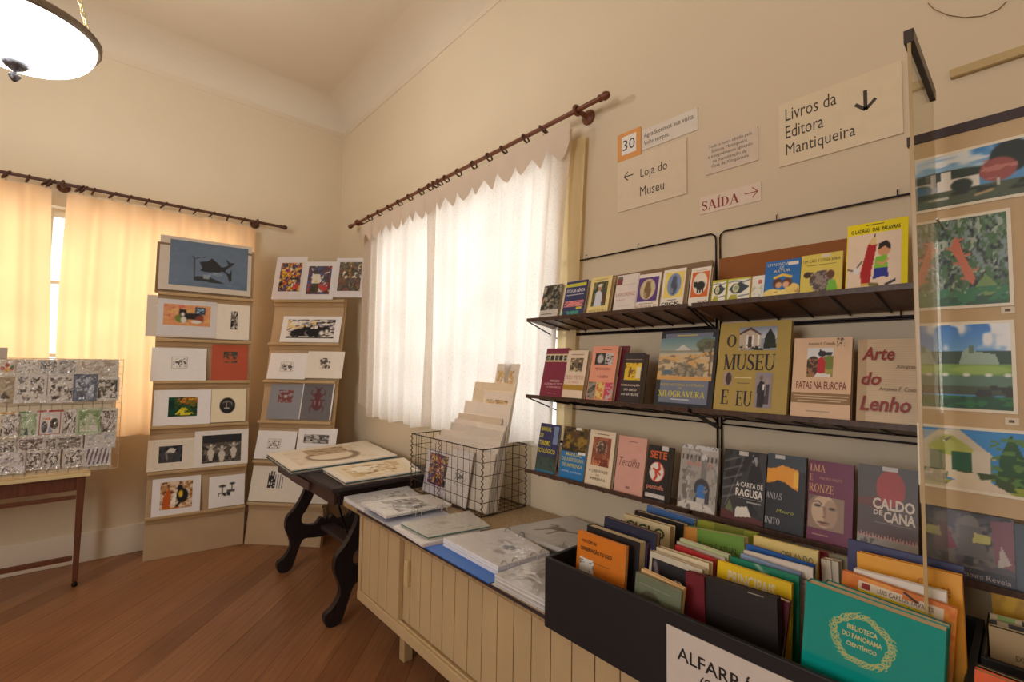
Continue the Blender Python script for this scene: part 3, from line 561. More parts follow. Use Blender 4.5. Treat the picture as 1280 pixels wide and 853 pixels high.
def a_moon(): a = Art(26, 26, (236, 226, 200)); a.ell(0.5, 0.5, 0.48, 0.48, (44, 42, 42)); a.ell(0.5, 0.58, 0.32, 0.22, (120, 116, 108)); a.ell(0.46, 0.5, 0.3, 0.2, (50, 48, 46)); a.rect(0.3, 0.3, 0.62, 0.36, (180, 172, 160)); a.rect(0.43, 0.36, 0.47, 0.7, (190, 182, 170)); return a
def a_boat(): a = Art(28, 18, (70, 70, 74)); a.cloud(6, 2, (40, 40, 44), 0.5, 0.6); a.poly([(0.3, 0.6), (0.45, 0.85), (0.75, 0.8), (0.62, 0.55)], (210, 206, 200)); a.line([(0.35, 0.2), (0.3, 0.6), (0.5, 0.6)], 0.03, (150, 146, 140)); return a
def a_dancers():
    a = Art(48, 31, (90, 84, 76)); a.rect(0, 0.72, 1, 1, (48, 50, 54)); a.cloud(7, 3, (120, 112, 100), 0.55, 0.62, 0, 0, 1, 0.7); a.cloud(9, 6, (56, 52, 48), 0.58, 0.62)
    for cx, h in ((0.22, 0.1), (0.5, 0.02), (0.8, 0.12)): a.poly([(cx - 0.09, h + 0.3), (cx, h + 0.46), (cx + 0.09, h + 0.3), (cx + 0.04, h), (cx - 0.04, h)], (206, 200, 190)); a.ell(cx, h + 0.52, 0.04, 0.06, (220, 214, 204)); a.line([(cx - 0.1, h + 0.5), (cx, h + 0.4), (cx + 0.1, h + 0.52)], 0.02, (190, 184, 174))
    return a
def a_cat_book(): a = Art(40, 31, (226, 206, 176)); a.cloud(5, 3, (186, 140, 90), 0.52, 0.58); a.cloud(8, 4, (120, 70, 50), 0.6, 0.64); a.poly([(0.1, 0.05), (0.08, 0.4), (0.26, 0.8), (0.34, 0.5), (0.3, 0.05)], (196, 96, 40)); a.ell(0.68, 0.46, 0.19, 0.26, (34, 32, 36)); a.ell(0.6, 0.74, 0.09, 0.11, (34, 32, 36)); a.ell(0.63, 0.52, 0.07, 0.13, (226, 190, 60)); a.line([(0.6, 0.2), (0.5, 0.05)], 0.04, (40, 36, 40)); a.poly([(0.34, 0.2), (0.42, 0.6), (0.5, 0.55), (0.46, 0.15)], (240, 236, 228)); a.rect(0.1, 0, 0.6, 0.06, (206, 120, 40)); return a
def a_trees(): a = Art(24, 18, (240, 238, 234)); d = (60, 58, 60); a.rect(0.02, 0.1, 0.7, 0.3, d); a.cloud(8, 4, (235, 232, 228), 0.5, 0.55, 0.05, 0.1, 0.6, 0.24); a.line([(0.25, 0.3), (0.25, 0.75)], 0.03, d); a.ell(0.25, 0.78, 0.2, 0.09, d); a.line([(0.8, 0.45), (0.8, 0.85)], 0.03, d); a.ell(0.82, 0.9, 0.16, 0.08, d); a.rect(0.5, 0.3, 0.98, 0.5, (90, 88, 90)); return a
def a_beetle():
    c = (104, 62, 66); a = Art(26, 38, (112, 110, 114)); a.ell(0.5, 0.36, 0.3, 0.24, c); a.ell(0.5, 0.68, 0.24, 0.12, c); a.ell(0.5, 0.86, 0.13, 0.08, c); a.rect(0.485, 0.1, 0.515, 0.6, (112, 110, 114))
    for s_ in (-1, 1):
        for y0, y1 in ((0.66, 0.86), (0.5, 0.5), (0.35, 0.08)): a.line([(0.5 + s_ * 0.2, y0), (0.5 + s_ * 0.42, (y0 + y1) / 2), (0.5 + s_ * 0.36, y1)], 0.025, c)
        a.line([(0.5 + s_ * 0.05, 0.9), (0.5 + s_ * 0.2, 0.99)], 0.02, c); a.ell(0.5 + s_ * 0.14, 0.4, 0.05, 0.1, (150, 120, 120))
    return a
def a_line_sketch(seed, nx=30, ny=24, bg=(236, 233, 228), d=(80, 76, 76), frame=True):
    a = Art(nx, ny, bg); rs = np.random.RandomState(seed)
    if frame: a.line([(0.04, 0.05), (0.96, 0.05), (0.96, 0.95), (0.04, 0.95), (0.04, 0.05)], 0.012, (150, 146, 144))
    a.cloud(6, seed, d, 0.60, 0.66, 0.08, 0.08, 0.92, 0.7); a.cloud(10, seed + 3, d, 0.66, 0.7, 0.1, 0.3, 0.9, 0.9)
    for k in range(3): a.line([tuple(rs.rand(2) * 0.8 + 0.1) for _ in range(3)], 0.015, d, 0.7)
    return a
def a_bars(seed): a = Art(20, 28, (232, 228, 222)); d = (50, 48, 52); [a.rect(x, 0, x + 0.07, 0.85 + 0.1 * math.sin(9 * x), d) for x in np.arange(0.0, 1, 0.15)]; a.cloud(5, seed, d, 0.5, 0.55, 0, 0, 0.5, 0.7); a.poly([(0.5, 1), (1, 1), (1, 0.6)], (232, 228, 222)); return a
def a_mandala(): a = Art(22, 22, (126, 62, 70)); a.cloud(7, 5, (158, 146, 152), 0.52, 0.56); a.ell(0.5, 0.5, 0.22, 0.22, (126, 62, 70)); a.ell(0.5, 0.5, 0.12, 0.12, (200, 188, 190)); return a
def a_portrait_bw(): return a_blocks(4, 14, 26, ((36, 34, 34), (110, 104, 98)), (200, 196, 188), 4)

def sheet(fr, label, tl, br, art=None, ptl=None, pbr=None, col=WHITE, w0=0.03, sleeve=0, group=None, mount=None, name='art_print', extra=None, cat='print', th=0.003, rot=0.0, wt=0.008):
    u0, v1 = fr.uv(*tl, w=(w0 + wt) / 2); u1, v0 = fr.uv(*br, w=w0); w, h = u1 - u0, v1 - v0; ang = math.degrees(math.asin(min(0.5, (w0 - wt) / h)))
    q = MB(); q.box((0, 0, -th), (w, h, 0), col, 'paper')
    if mount: x0, y0, x1, y1, c = mount; q.rect(w * x0, h * y0, w * x1, h * y1, 0.0006, c, 'paper')
    if art is not None:
        a0, b1 = fr.uv(*ptl, w=w0 * 0.7); a1, b0 = fr.uv(*pbr, w=w0 * 0.7); q.pic(art, a0 - u0, b0 - v0, a1 - u0, b1 - v0, 0.0012, 'paper')
    if extra: extra(q, w, h, 0.0012)
    o = q.build(name, M=fr.mat(u0, v0, w0, rot, ang)); tag(o, label, cat, group)
    if sleeve:
        s_ = MB(); nx = 8; G = np.zeros((9, nx, 3)); G[..., 0] = np.linspace(-0.004, w + 0.004, nx)[None]; G[..., 1] = np.linspace(-0.003, h + 0.006, 9)[:, None]; G[..., 2] = 0.0028; s_.grid(G, WHITE, 'sleeve' if sleeve == 1 else 'crinkled_sleeve'); s_.build('sleeve', o)
    return o

# ================================================================== the two tall print stands
KR = (190, 164, 130)
def stand(fr, label, w, h, ledges, side=None):
    o = thing('print_stand', label, 'display stand', fr.mat()); b = MB(); b.box((0, 0, -0.022), (w, h, 0), KR, 'board'); b.build('panel', o, bevel=0.002)
    for v in ledges:
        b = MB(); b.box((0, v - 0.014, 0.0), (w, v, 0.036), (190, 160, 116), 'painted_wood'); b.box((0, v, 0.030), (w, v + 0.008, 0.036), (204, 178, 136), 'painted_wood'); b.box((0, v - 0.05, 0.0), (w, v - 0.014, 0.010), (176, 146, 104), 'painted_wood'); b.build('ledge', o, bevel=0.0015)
    for x in (0.0, w - 0.03):
        b = MB(); b.box((x, 0, -0.045), (x + 0.03, h, -0.022), (222, 190, 138), 'painted_wood'); b.build('side_rail', o, bevel=0.002)
    return o
SA = A3(0.351, 4.461, 0); SB = A3(1.0, 4.391, 0); e1 = (SB - SA) / np.linalg.norm(SB - SA); n1 = A3(-e1[1], e1[0], 0)
F1 = Fr(SA, e1, n1 * 0.10 / 2.45 + A3(0, 0, 1)); W1 = float(np.linalg.norm(SB - SA))
def lv(fr, pts): return [fr.uv(x, y, w=0.036)[1] for x, y in pts]
L1 = lv(F1, [(252, 370), (250, 426), (250, 477), (248, 532), (245, 587), (244, 641)])
H1 = F1.uv(205, 300)[1]
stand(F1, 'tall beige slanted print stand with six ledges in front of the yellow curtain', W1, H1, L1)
n2 = A3(0.732, 0.681, 0); SA2 = A3(1.005, 4.386, 0); SB2 = A3(1.45, 3.908, 0); e2 = (SB2 - SA2) / np.linalg.norm(SB2 - SA2)
F2 = Fr(SA2, e2, n2 * 0.29 / 2.03 + A3(0, 0, 1)); W2 = float(np.linalg.norm(SB2 - SA2))
L2 = lv(F2, [(385, 376), (385, 430), (380, 477), (372, 528), (360, 578), (355, 631)])
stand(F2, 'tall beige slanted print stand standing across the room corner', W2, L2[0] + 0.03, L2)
G1, G2 = 'prints on the stand before the curtain', 'prints on the corner stand'
BK = dict(group=G1)
b = MB(); u0, v1 = F1.uv(197, 300, w=0.012); u1, v0 = F1.uv(313, 374, w=0.012); b.box((0, 0, -0.004), (u1 - u0, v1 - v0, 0), (150, 122, 90), 'board'); tag(b.build('backing_board', M=F1.mat(u0, L1[0], 0.012)), 'brown backing board behind the blue whale print', 'board')
sheet(F1, 'large print of a dark whale on slate blue, topmost on the stand', (201, 292.5), (313, 371), a_whale(), (213.5, 298), (308.5, 364.5), (228, 218, 204), sleeve=1, **BK)
sheet(F1, 'print of a black and white cat on orange in wide mat', (184.5, 368), (270, 423.5), a_cat_orange(), (205, 379), (262.5, 409), (230, 220, 206), sleeve=1, mount=(0.15, 0.04, 0.99, 0.98, (232, 230, 232)), **BK)
sheet(F1, 'cream sheet with a tiny upright black woodcut, right of the orange cat', (271.5, 375), (311, 425.5), a_portrait_bw(), (289, 389), (296.5, 412.5), (234, 226, 212), **BK)
sheet(F1, 'white sheet with a small square line sketch, left of the red sheet', (190, 434), (257, 476.5), a_line_sketch(3), (214.5, 445.5), (234.5, 461), (236, 234, 234), **BK)
sheet(F1, 'red-orange sheet in clear sleeve with a small green emblem', (265.5, 426), (309, 476.5), None, None, None, (198, 92, 66), sleeve=1, extra=lambda q, w, h, z: q.pic(Art(20, 16, (198, 92, 66)).cloud(4, 3, (60, 80, 66), 0.40, 0.46), w * 0.32, h * 0.46, w * 0.70, h * 0.74, z, 'paper'), **BK)
sheet(F1, 'white sheet with a green and yellow bird print', (193, 488), (262.5, 529.5), a_parrot(), (211, 497), (246, 520), (238, 236, 238), **BK)
sheet(F1, 'cream sheet with a round black print, right of the green bird', (265, 487), (306.5, 526.5), a_moon(), (274.5, 497), (294, 517), (238, 226, 196), **BK)
sheet(F1, 'cream mat with a small dark print of a pale bird shape', (185, 551), (242.5, 585), a_boat(), (199, 558.6), (227.5, 577), (234, 224, 206), mount=(0.1, 0.06, 0.98, 0.94, (226, 218, 202)), **BK)
sheet(F1, 'white sheet with a grey print of three dancing figures', (244, 538.5), (309.5, 579), a_dancers(), (253.4, 545), (300.7, 575.5), (236, 232, 228), **BK)
sheet(F1, 'white sheet with brown and black cat print on lowest ledge', (191, 598.5), (249.5, 641), a_cat_book(), (201, 604), (239.6, 633), (236, 234, 236), **BK)
sheet(F1, 'white sheet with small black print of trees on lowest ledge', (262, 597), (305, 630), a_trees(), (273, 604.5), (293.7, 620), (238, 236, 236), **BK)
BK = dict(group=G2)
sheet(F2, 'framed bright city street print, left of three on the corner stand', (346.5, 321), (377.5, 374.5), a_street(3, ((225, 130, 40), (200, 60, 50), (240, 200, 60), (70, 60, 110))), (352.5, 329), (374.5, 365), (236, 232, 234), sleeve=1, wt=0.03, w0=0.045, **BK)
sheet(F2, 'framed print of a child in white shirt, middle of three on top', (381.5, 327), (415.5, 374.5), a_child(5), (387, 333), (412, 368.7), (238, 236, 238), sleeve=1, wt=0.035, w0=0.05, **BK)
sheet(F2, 'framed brown and yellow crowd print, right of three on top', (421, 322.5), (453, 372), a_street(8, ((160, 126, 50), (96, 70, 50), (130, 76, 54), (92, 100, 76), (74, 62, 54))), (425.5, 328), (450, 364.5), (236, 232, 236), sleeve=1, wt=0.03, w0=0.045, **BK)
sheet(F2, 'wide white print of two black cats lying in a room', (354, 395), (423, 428.5), a_two_cats(), (360, 399), (417, 423.5), (238, 236, 236), **BK)
sheet(F2, 'white sheet with small lettered box sketch, under the two cats', (338, 441), (380.5, 474.5), a_line_sketch(9), (351, 452), (366, 465), (238, 236, 236), **BK)
sheet(F2, 'cream sheet with tiny square of scribbles, under the two cats', (385, 439), (426.5, 473.5), a_blocks(9, 16, 16, ((90, 80, 76),), (228, 220, 210), 5), (400, 447.5), (412, 461), (234, 228, 218), **BK)
sheet(F2, 'grey-blue sheet in sleeve with a small dark red square pattern', (339.5, 475.6), (373, 524.5), a_mandala(), (348.6, 487.4), (365, 504), (148, 154, 164), sleeve=1, **BK)
sheet(F2, 'dark grey sheet with white edge and a dark red beetle', (379.5, 475.6), (413, 525.5), a_beetle(), (388, 483.5), (405.5, 518), (112, 110, 114), extra=lambda q, w, h, z: (q.rect(w * 0.96, 0, w, h, z, (236, 234, 232), 'paper'), q.rect(0, 0, w * 0.03, h, z, (236, 234, 232), 'paper')), **BK)
sheet(F2, 'white sheet with small sketch of figures, left above the dark table', (322.5, 538), (366, 575), a_line_sketch(14), (335, 548), (350, 561.5), (238, 236, 236), **BK)
sheet(F2, 'white sheet with dark rectangular woodcut, right above the dark table', (373.5, 534.7), (416.5, 579), a_blocks(21, 32, 16, ((60, 58, 60), (110, 108, 108)), (200, 196, 192), 6), (380, 543), (410, 555), (238, 236, 236), **BK)
sheet(F2, 'large cream sheet with a small striped woodcut on lowest ledge', (317, 578), (409.5, 630.5), a_bars(6), (336.5, 587.6), (352.8, 610.7), (230, 222, 208), **BK)

# ================================================================== side table and postcard rack at the left
o = thing('side_table', 'narrow dark wooden table with pale top under the postcard rack', 'table', T(-0.7, 4.43, 0)); DW = (112, 66, 46)
tx = lambda lo, hi, nm, c=DW, m='wood', bv=0.003: (lambda q: (q.box(np.subtract(lo, (-0.7, 4.43, 0)), np.subtract(hi, (-0.7, 4.43, 0)), c, m), q.build(nm, o, bevel=bv)))(MB())
tx((-1.45, 4.225, 0.722), (0.03, 4.63, 0.745), 'table_top', (226, 208, 160), 'painted_wood')
tx((-1.38, 4.262, 0.63), (-0.03, 4.28, 0.722), 'apron'); tx((-1.38, 4.57, 0.63), (-0.03, 4.59, 0.722), 'apron'); tx((-0.03, 4.30, 0.64), (-0.012, 4.56, 0.722), 'apron')
tx((-1.38, 4.25, 0.175), (-0.035, 4.275, 0.205), 'stretcher'); tx((-1.38, 4.25, 0.575), (-0.035, 4.27, 0.60), 'stretcher')
for x in (-0.035, -1.42):
    for y in (4.25, 4.55):
        q = MB(); a0 = 0.024; q.hexa([(x - 0.7 * 0 + 0.006 + 0.7, y - 4.43 + 0.006, 0.035), (x + 0.034 + 0.7, y - 4.43 + 0.006, 0.035), (x + 0.034 + 0.7, y - 4.43 + 0.034, 0.035), (x + 0.006 + 0.7, y - 4.43 + 0.034, 0.035), (x + 0.7, y - 4.43, 0.722), (x + 0.042 + 0.7, y - 4.43, 0.722), (x + 0.042 + 0.7, y - 4.43 + 0.042, 0.722), (x + 0.7, y - 4.43 + 0.042, 0.722)], DW, 'wood'); lg = q.build('leg', o, bevel=0.002)
        q = MB(); q.lathe([(0.0, 0.0), (0.012, 0.001), (0.017, 0.012), (0.013, 0.022), (0.009, 0.026), (0.011, 0.036), (0.0, 0.036)], (44, 36, 32), 'metal', 12, (x + 0.72, y - 4.41, 0)); q.build('caster', lg, smooth=True)
FRK = Fr((0, 4.262, 0.747), (1, 0, 0), (0, 0.05, 1))
RH = FRK.uv(150, 450)[1]; RU = FRK.uv(152, 500)[0]
o = thing('postcard_rack', 'white wire grid rack full of postcards on the left table', 'rack', FRK.mat())
b = MB(); b.tube([(-0.95, 0.005, 0), (-0.95, RH, 0), (RU, RH, 0), (RU, 0.005, 0)], 0.003, (214, 206, 190), 'metal', 6, True); b.build('frame', o, smooth=True)
b = MB()
for k in range(1, 15):
    v = RH * k / 15; b.tube([(-0.95, v, 0.0), (RU, v, 0.0)], 0.0013, (210, 202, 188), 'metal', 4)
for k in range(1, 22):
    u = RU - 0.05 * k; b.tube([(u, 0.005, 0.0), (u, RH, 0.0)], 0.0013, (210, 202, 188), 'metal', 4)
b.build('wire_grid', o)
b = MB(); b.box((-0.95, 0.012, -0.006), (RU - 0.035, RH - 0.006, -0.003), (214, 200, 174), 'plastic'); b.build('back_panel', o)
for s_ in (0.0, -0.85):
    b = MB(); b.tube([(RU + s_ - 0.03, RH * 0.8, -0.004), (RU + s_ - 0.03, 0.05, -0.24), (RU + s_ - 0.03, 0.0 + 0.012, -0.25), (RU + s_ - 0.03, 0.006, -0.02)], 0.003, (214, 206, 190), 'metal', 6); b.build('rear_strut', o)
def ck(x, y): return (x / 4.7375, 430 + y / 4.7375)
cards = [  # zoom box, colour, picture seed, picture colours, offset, label
 ((-60, 92, 92, 196), (226, 214, 196), 'flower', 0.010, 'card with a red and green flower, top left of the postcard rack'),
 ((92, 92, 228, 185), (222, 214, 204), 'silver', 0.010, 'silvery sleeved card right of the flower card'),
 ((232, 96, 342, 184), (226, 222, 218), 'lines', 0.010, 'sleeved card with grey bands, top row centre of the rack'),
 ((345, 92, 455, 184), (222, 220, 218), 'dark', 0.010, 'sleeved card with dark right edge, top row of the rack'),
 ((460, 92, 702, 202), (230, 220, 204), 'sketch', 0.010, 'wide cream sleeved card with tiny frame, top right of rack'),
 ((-60, 196, 80, 345), (176, 158, 130), 'circle', 0.016, 'brown card with a circle and triangle, left of second row'),
 ((92, 180, 270, 347), (230, 226, 222), 'bw', 0.018, 'wide crinkled sleeved card with black strokes, second row of rack'),
 ((286, 186, 440, 347), (226, 222, 220), 'bw2', 0.018, 'crinkled sleeved card left of the dark blue card'),
 ((438, 180, 572, 337), (84, 104, 136), 'blue', 0.021, 'dark blue sleeved card in the second row of rack'),
 ((570, 200, 702, 333), (232, 230, 226), 'tree', 0.018, 'white card with green-grey picture, right end of second row'),
 ((0, 408, 114, 556), (236, 226, 200), 'fig', 0.018, 'card of black figures with orange corner, third row of rack'),
 ((115, 402, 222, 552), (222, 228, 212), 'green', 0.018, 'card with pale green print and green corner, third row'),
 ((222, 396, 368, 548), (234, 232, 228), 'toucan', 0.021, 'red-edged card with black bird and red beak'),
 ((368, 392, 456, 540), (232, 230, 228), 'bw3', 0.016, 'narrow card of black marks right of the red-edged card'),
 ((454, 384, 597, 534), (196, 214, 184), 'green2', 0.019, 'green-framed sleeved card, third row of the rack'),
 ((588, 384, 690, 532), (230, 228, 222), 'bw4', 0.017, 'black figure card at the right end of third row'),
 ((-60, 574, 96, 646), (210, 206, 198), 'grey', 0.016, 'small grey landscape card, fourth row at the left'),
 ((99, 562, 266, 642), (216, 206, 204), 'pinkgrey', 0.018, 'wide pinkish grey card in the fourth row'),
 ((270, 558, 332, 626), (222, 220, 216), 'grey2', 0.018, 'narrow pale card in the middle of fourth row'),
 ((334, 552, 488, 618), (206, 202, 198), 'grey3', 0.016, 'dark grey card with wide border in fourth row'),
 ((504, 536, 682, 612), (222, 224, 226), 'shine', 0.018, 'shiny sleeved card at the right end of fourth row'),
 ((-60, 648, 152, 762), (222, 216, 212), 'lp', 0.022, 'shiny purple-grey card, bottom row at the left'),
 ((154, 638, 247, 742), (226, 222, 218), 'fb', 0.022, 'card of small black scene, bottom row second from the left'),
 ((249, 636, 352, 736), (214, 210, 204), 'fb2', 0.022, 'dark grey street card, centre of the bottom row'),
 ((374, 626, 493, 724), (226, 222, 218), 'fb3', 0.022, 'card of a black animal shape in the bottom row'),
 ((499, 612, 654, 714), (228, 226, 228), 'zebra', 0.022, 'card of slanted purple stripes, right end of bottom row'),
]
def card_art(k, i):
    K_ = (46, 42, 44)
    if k == 'flower': a = Art(34, 24, (226, 214, 196)); [a.ell(0.7 + 0.22 * math.cos(w), 0.42 + 0.3 * math.sin(w), 0.1, 0.14, (190, 60, 60)) for w in (0.2, 1.57, 2.9)]; a.ell(0.7, 0.4, 0.12, 0.16, (230, 170, 60)); a.ell(0.92, 0.6, 0.08, 0.14, (90, 150, 90)); return a
    if k == 'circle': a = Art(30, 30, (176, 158, 130)); a.ell(0.6, 0.66, 0.22, 0.24, (212, 200, 176)); a.ell(0.6, 0.70, 0.2, 0.2, (176, 158, 130)); a.poly([(0.35, 0.04), (0.65, 0.42), (0.95, 0.04)], (60, 52, 46)); return a
    if k == 'blue': return a_blocks(i, 28, 32, ((50, 64, 96), (190, 205, 225)), (84, 104, 136), 5)
    if k == 'green': a = Art(24, 32, (196, 216, 186)); a.cloud(5, 3, (150, 190, 140), 0.45, 0.6); a.cloud(7, 4, (60, 80, 100), 0.6, 0.65, 0, 0, 1, 0.35); return a
    if k == 'green2': a = Art(30, 32, (140, 180, 124)); a.rect(0.1, 0.08, 0.9, 0.9, (200, 214, 186)); a.cloud(5, 3, (120, 160, 100), 0.45, 0.6, 0.1, 0.25, 0.9, 0.9); a.cloud(5, 3, (236, 236, 232), 0.4, 0.5, 0.1, 0.05, 0.9, 0.3); return a
    if k == 'toucan': a = Art(32, 34, (236, 234, 230)); a.line([(0.02, 1), (0.02, 0), (0.98, 0), (0.98, 1)], 0.03, (176, 50, 56)); a.ell(0.7, 0.5, 0.2, 0.24, K_); a.ell(0.25, 0.36, 0.14, 0.26, (60, 60, 80)); a.poly([(0.1, 0.72), (0.5, 0.78), (0.52, 0.66)], (226, 90, 50)); a.poly([(0.4, 0.1), (0.5, 0.45), (0.65, 0.1)], (150, 160, 200)); return a
    if k == 'zebra':
        a = Art(36, 24, (232, 230, 234)); [a.poly([(x, 0), (x + 0.1, 0), (x + 0.26, 1), (x + 0.18, 1)], (96, 84, 110)) for x in np.arange(-0.1, 1, 0.19)]; return a
    if k in ('bw', 'bw2', 'bw3', 'bw4', 'fig', 'fb', 'fb2', 'fb3'): a = Art(34, 28, (234, 230, 224)); a.cloud(7, i + 5, K_, 0.57, 0.6); a.cloud(9, i + 60, (150, 146, 150), 0.62, 0.66); return a
    cols = {'silver': ((150, 140, 130), (240, 238, 234)), 'lines': ((140, 150, 160), (70, 76, 84)), 'dark': ((70, 72, 78), (180, 180, 180)), 'sketch': ((190, 176, 160),), 'tree': ((90, 100, 84), (50, 54, 50)), 'green': ((130, 170, 120),), 'pinkgrey': ((140, 122, 126), (100, 88, 92)), 'lp': ((130, 118, 140), (236, 234, 238)), 'shine': ((170, 176, 182), (240, 242, 244))}.get(k, (K_, (130, 126, 126)))
    return a_blocks(i + 3, 34, 26, cols, (230, 226, 220), 7)
for i, (bx, c, k, w0, lab) in enumerate(cards):
    x0, y0, x1, y1 = bx; u0, v1 = FRK.uv(*ck(x0, y0), w=w0); u1, v0 = FRK.uv(*ck(x1, y1), w=w0); v0 = max(v0, 0.004); w, h = u1 - u0, v1 - v0
    q = MB(); q.box((0, 0, -0.002), (w, h, 0), c, 'paper'); m_ = 0.09; q.pic(card_art(k, i), w * m_, h * m_, w * (1 - m_), h * (1 - m_), 0.0008, 'paper')
    if k == 'fig': q.rect(0, h * 0.94, w * 0.7, h, 0.0012, (224, 160, 70), 'paper')
    if k == 'green': q.rect(0, h * 0.93, w * 0.5, h, 0.0012, (70, 150, 90), 'paper')
    if k == 'toucan': q.rect(0, h * 0.93, w, h, 0.0012, (180, 50, 56), 'paper')
    o = tag(q.build('postcard', M=FRK.mat(u0, v0, w0)), lab, 'postcard', 'postcards on the wire rack')
    s_ = MB(); G = np.zeros((6, 6, 3)); G[..., 0] = np.linspace(-0.002, w + 0.002, 6)[None]; G[..., 1] = np.linspace(-0.002, h + 0.004, 6)[:, None]; G[..., 2] = 0.002; s_.grid(G, WHITE, 'crinkled_sleeve'); s_.build('sleeve', o)
b = MB(); u0, v1 = FRK.uv(-40, 433.5, w=-0.02); u1, v0 = FRK.uv(7, 470, w=-0.02); b.box((0, 0, -0.004), (u1 - u0, v1 - 0.004, 0), (196, 184, 172), 'board'); tag(b.build('display_screen', M=FRK.mat(u0, 0.004, -0.02)), 'grey card panel rising behind the left end of the postcard rack', 'panel')

# ================================================================== dark table with carved scroll legs
TZ = 0.80; TX0, TX1, TY0, TY1 = 1.03, 1.74, 2.62, 3.80; O = A3(1.385, 3.21, 0); BL = (42, 34, 36)
o = thing('trestle_table', 'dark carved wooden table with scroll legs, portfolios on top', 'table', T(*O))
def tb(lo, hi, nm, c=BL, bv=0.004):
    q = MB(); q.box(np.subtract(lo, O), np.subtract(hi, O), c, 'wood'); return q.build(nm, o, bevel=bv)
tb((TX0, TY0, TZ - 0.028), (TX1, TY1, TZ), 'table_top', (52, 44, 48), 0.006)
for y in (TY0 + 0.03, TY1 - 0.05): tb((TX0 + 0.05, y, TZ - 0.11), (TX1 - 0.05, y + 0.02, TZ - 0.028), 'apron')
tb((TX0 + 0.03, TY0 + 0.05, TZ - 0.11), (TX0 + 0.05, TY1 - 0.05, TZ - 0.028), 'apron', (74, 50, 46)); tb((TX1 - 0.05, TY0 + 0.05, TZ - 0.11), (TX1 - 0.03, TY1 - 0.05, TZ - 0.028), 'apron')
tb((TX0 + 0.012, TY0 + 0.42, TZ - 0.10), (TX0 + 0.03, TY0 + 0.78, TZ - 0.045), 'drawer_front', (92, 64, 58))
YLEG = 3.62
lp = [(376, 601), (381, 615), (376, 629), (367, 643), (358, 653), (356, 666), (361, 678), (362, 688), (354, 700), (346, 707), (347, 716), (355, 717), (363, 712), (367, 703), (373, 687), (379, 677), (393, 675), (407, 671), (405, 655), (400, 652), (393, 660), (378, 660), (376, 652), (383, 641), (392, 622), (393, 603)]
LP = []
for x, y in lp: p = PY(x, y, YLEG); LP.append((p[0], p[2]))
LP = np.array(LP); zmin = LP[:, 1].min(); LP[:, 1] = (LP[:, 1] - zmin) / (LP[:, 1].max() - zmin) * (TZ - 0.11)
LP = smooth_loop(LP, 3); LP[:, 1] = np.clip(LP[:, 1], 0.0, TZ - 0.108)
XM = LP[:, 0].max() + 0.0
LXC = (TX0 + TX1) / 2
for y in (YLEG - 0.02, TY0 + 0.075):
    for mir in (0, 1):
        P = LP.copy()
        if mir: P[:, 0] = 2 * LXC - P[:, 0]
        q = MB(); q.prism([(x - O[0], y - O[1], z) for x, z in P], (0, 0.045, 0), BL, 'wood'); q.build('leg', o, bevel=0.003)
    zc = 0.27; half = LXC - XM + 0.02
    q = MB(); pr = smooth_loop([(-half, zc - 0.03), (-half * 0.5, zc - 0.045), (0, zc - 0.07), (half * 0.5, zc - 0.045), (half, zc - 0.03), (half, zc + 0.05), (half * 0.45, zc + 0.04), (0, zc + 0.085), (-half * 0.45, zc + 0.04), (-half, zc + 0.05)], 3)
    q.prism([(x + LXC - O[0], y + 0.004 - O[1], z) for x, z in pr], (0, 0.037, 0), BL, 'wood'); q.build('leg_brace', o, bevel=0.003)
tb((LXC - 0.05, TY0 + 0.12, 0.255), (LXC + 0.05, YLEG - 0.02, 0.285), 'stretcher', (78, 60, 60))
for s_ in (-1, 1):
    q = MB(); ym = 3.14 - O[1]; pts = [A3(LXC - O[0], ym + s_ * f * 0.42, 0.285 + (TZ - 0.11 - 0.285) * (f ** 1.6)) for f in np.linspace(0.05, 1, 8)]; q.tube(pts, 0.008, (36, 32, 34), 'metal', 8); q.build('iron_brace', o, smooth=True)

def slab(name, label, cat, top, zt, th, layers, draw=None, group=None, m='paper', taper=0.0, wavy=0.0, seed=0):
    """a low pile: the four corners of the top (photo order near-left, near-right, far-right, far-left as x,y), sides showing leaf colours"""
    P = np.array([PZ(x, y, zt)[:2] if len(str(type(x))) and max(abs(x), abs(y)) > 20 else (x, y) for x, y in top]); c0 = P.mean(0)
    o = thing(name, label, cat, T(c0[0], c0[1], zt - th), group); Q = P - c0; n = len(layers); rs = np.random.RandomState(seed + 5)
    for k, (c, nm) in enumerate(layers):
        z0, z1 = th * k / n, th * (k + 1) / n - 0.0004; f = 1 + taper * (1 - (k + 1) / n) + rs.uniform(-0.008, 0.008)
        off = rs.uniform(-0.003, 0.003, 2); R = [(x * f + off[0], y * f + off[1]) for x, y in Q]
        q = MB(); q.hexa([(x, y, z0) for x, y in R] + [(x, y, z1) for x, y in R], c, m)
        if k == n - 1 and draw:
            # picture on the uppermost leaf, bilinear over the quad: fractions (u right along near edge, v away)
            def quadpic(A, u0, v0, u1, v1, dz=0.0006):
                ny, nx = A.p.shape[:2]; U, Vv = np.meshgrid(np.linspace(u0, u1, nx), np.linspace(v0, v1, ny)); R_ = np.array(R)
                XY = ((1 - U) * (1 - Vv))[..., None] * R_[0] + (U * (1 - Vv))[..., None] * R_[1] + (U * Vv)[..., None] * R_[2] + ((1 - U) * Vv)[..., None] * R_[3]
                G = np.dstack([XY, np.full(U.shape, z1 + dz)]); cc = np.ones((ny, nx, 4)); cc[..., :3] = lin(A.p); q.grid(G, None, m, cc)
            draw(quadpic)
        q.build(nm, o)
    return o
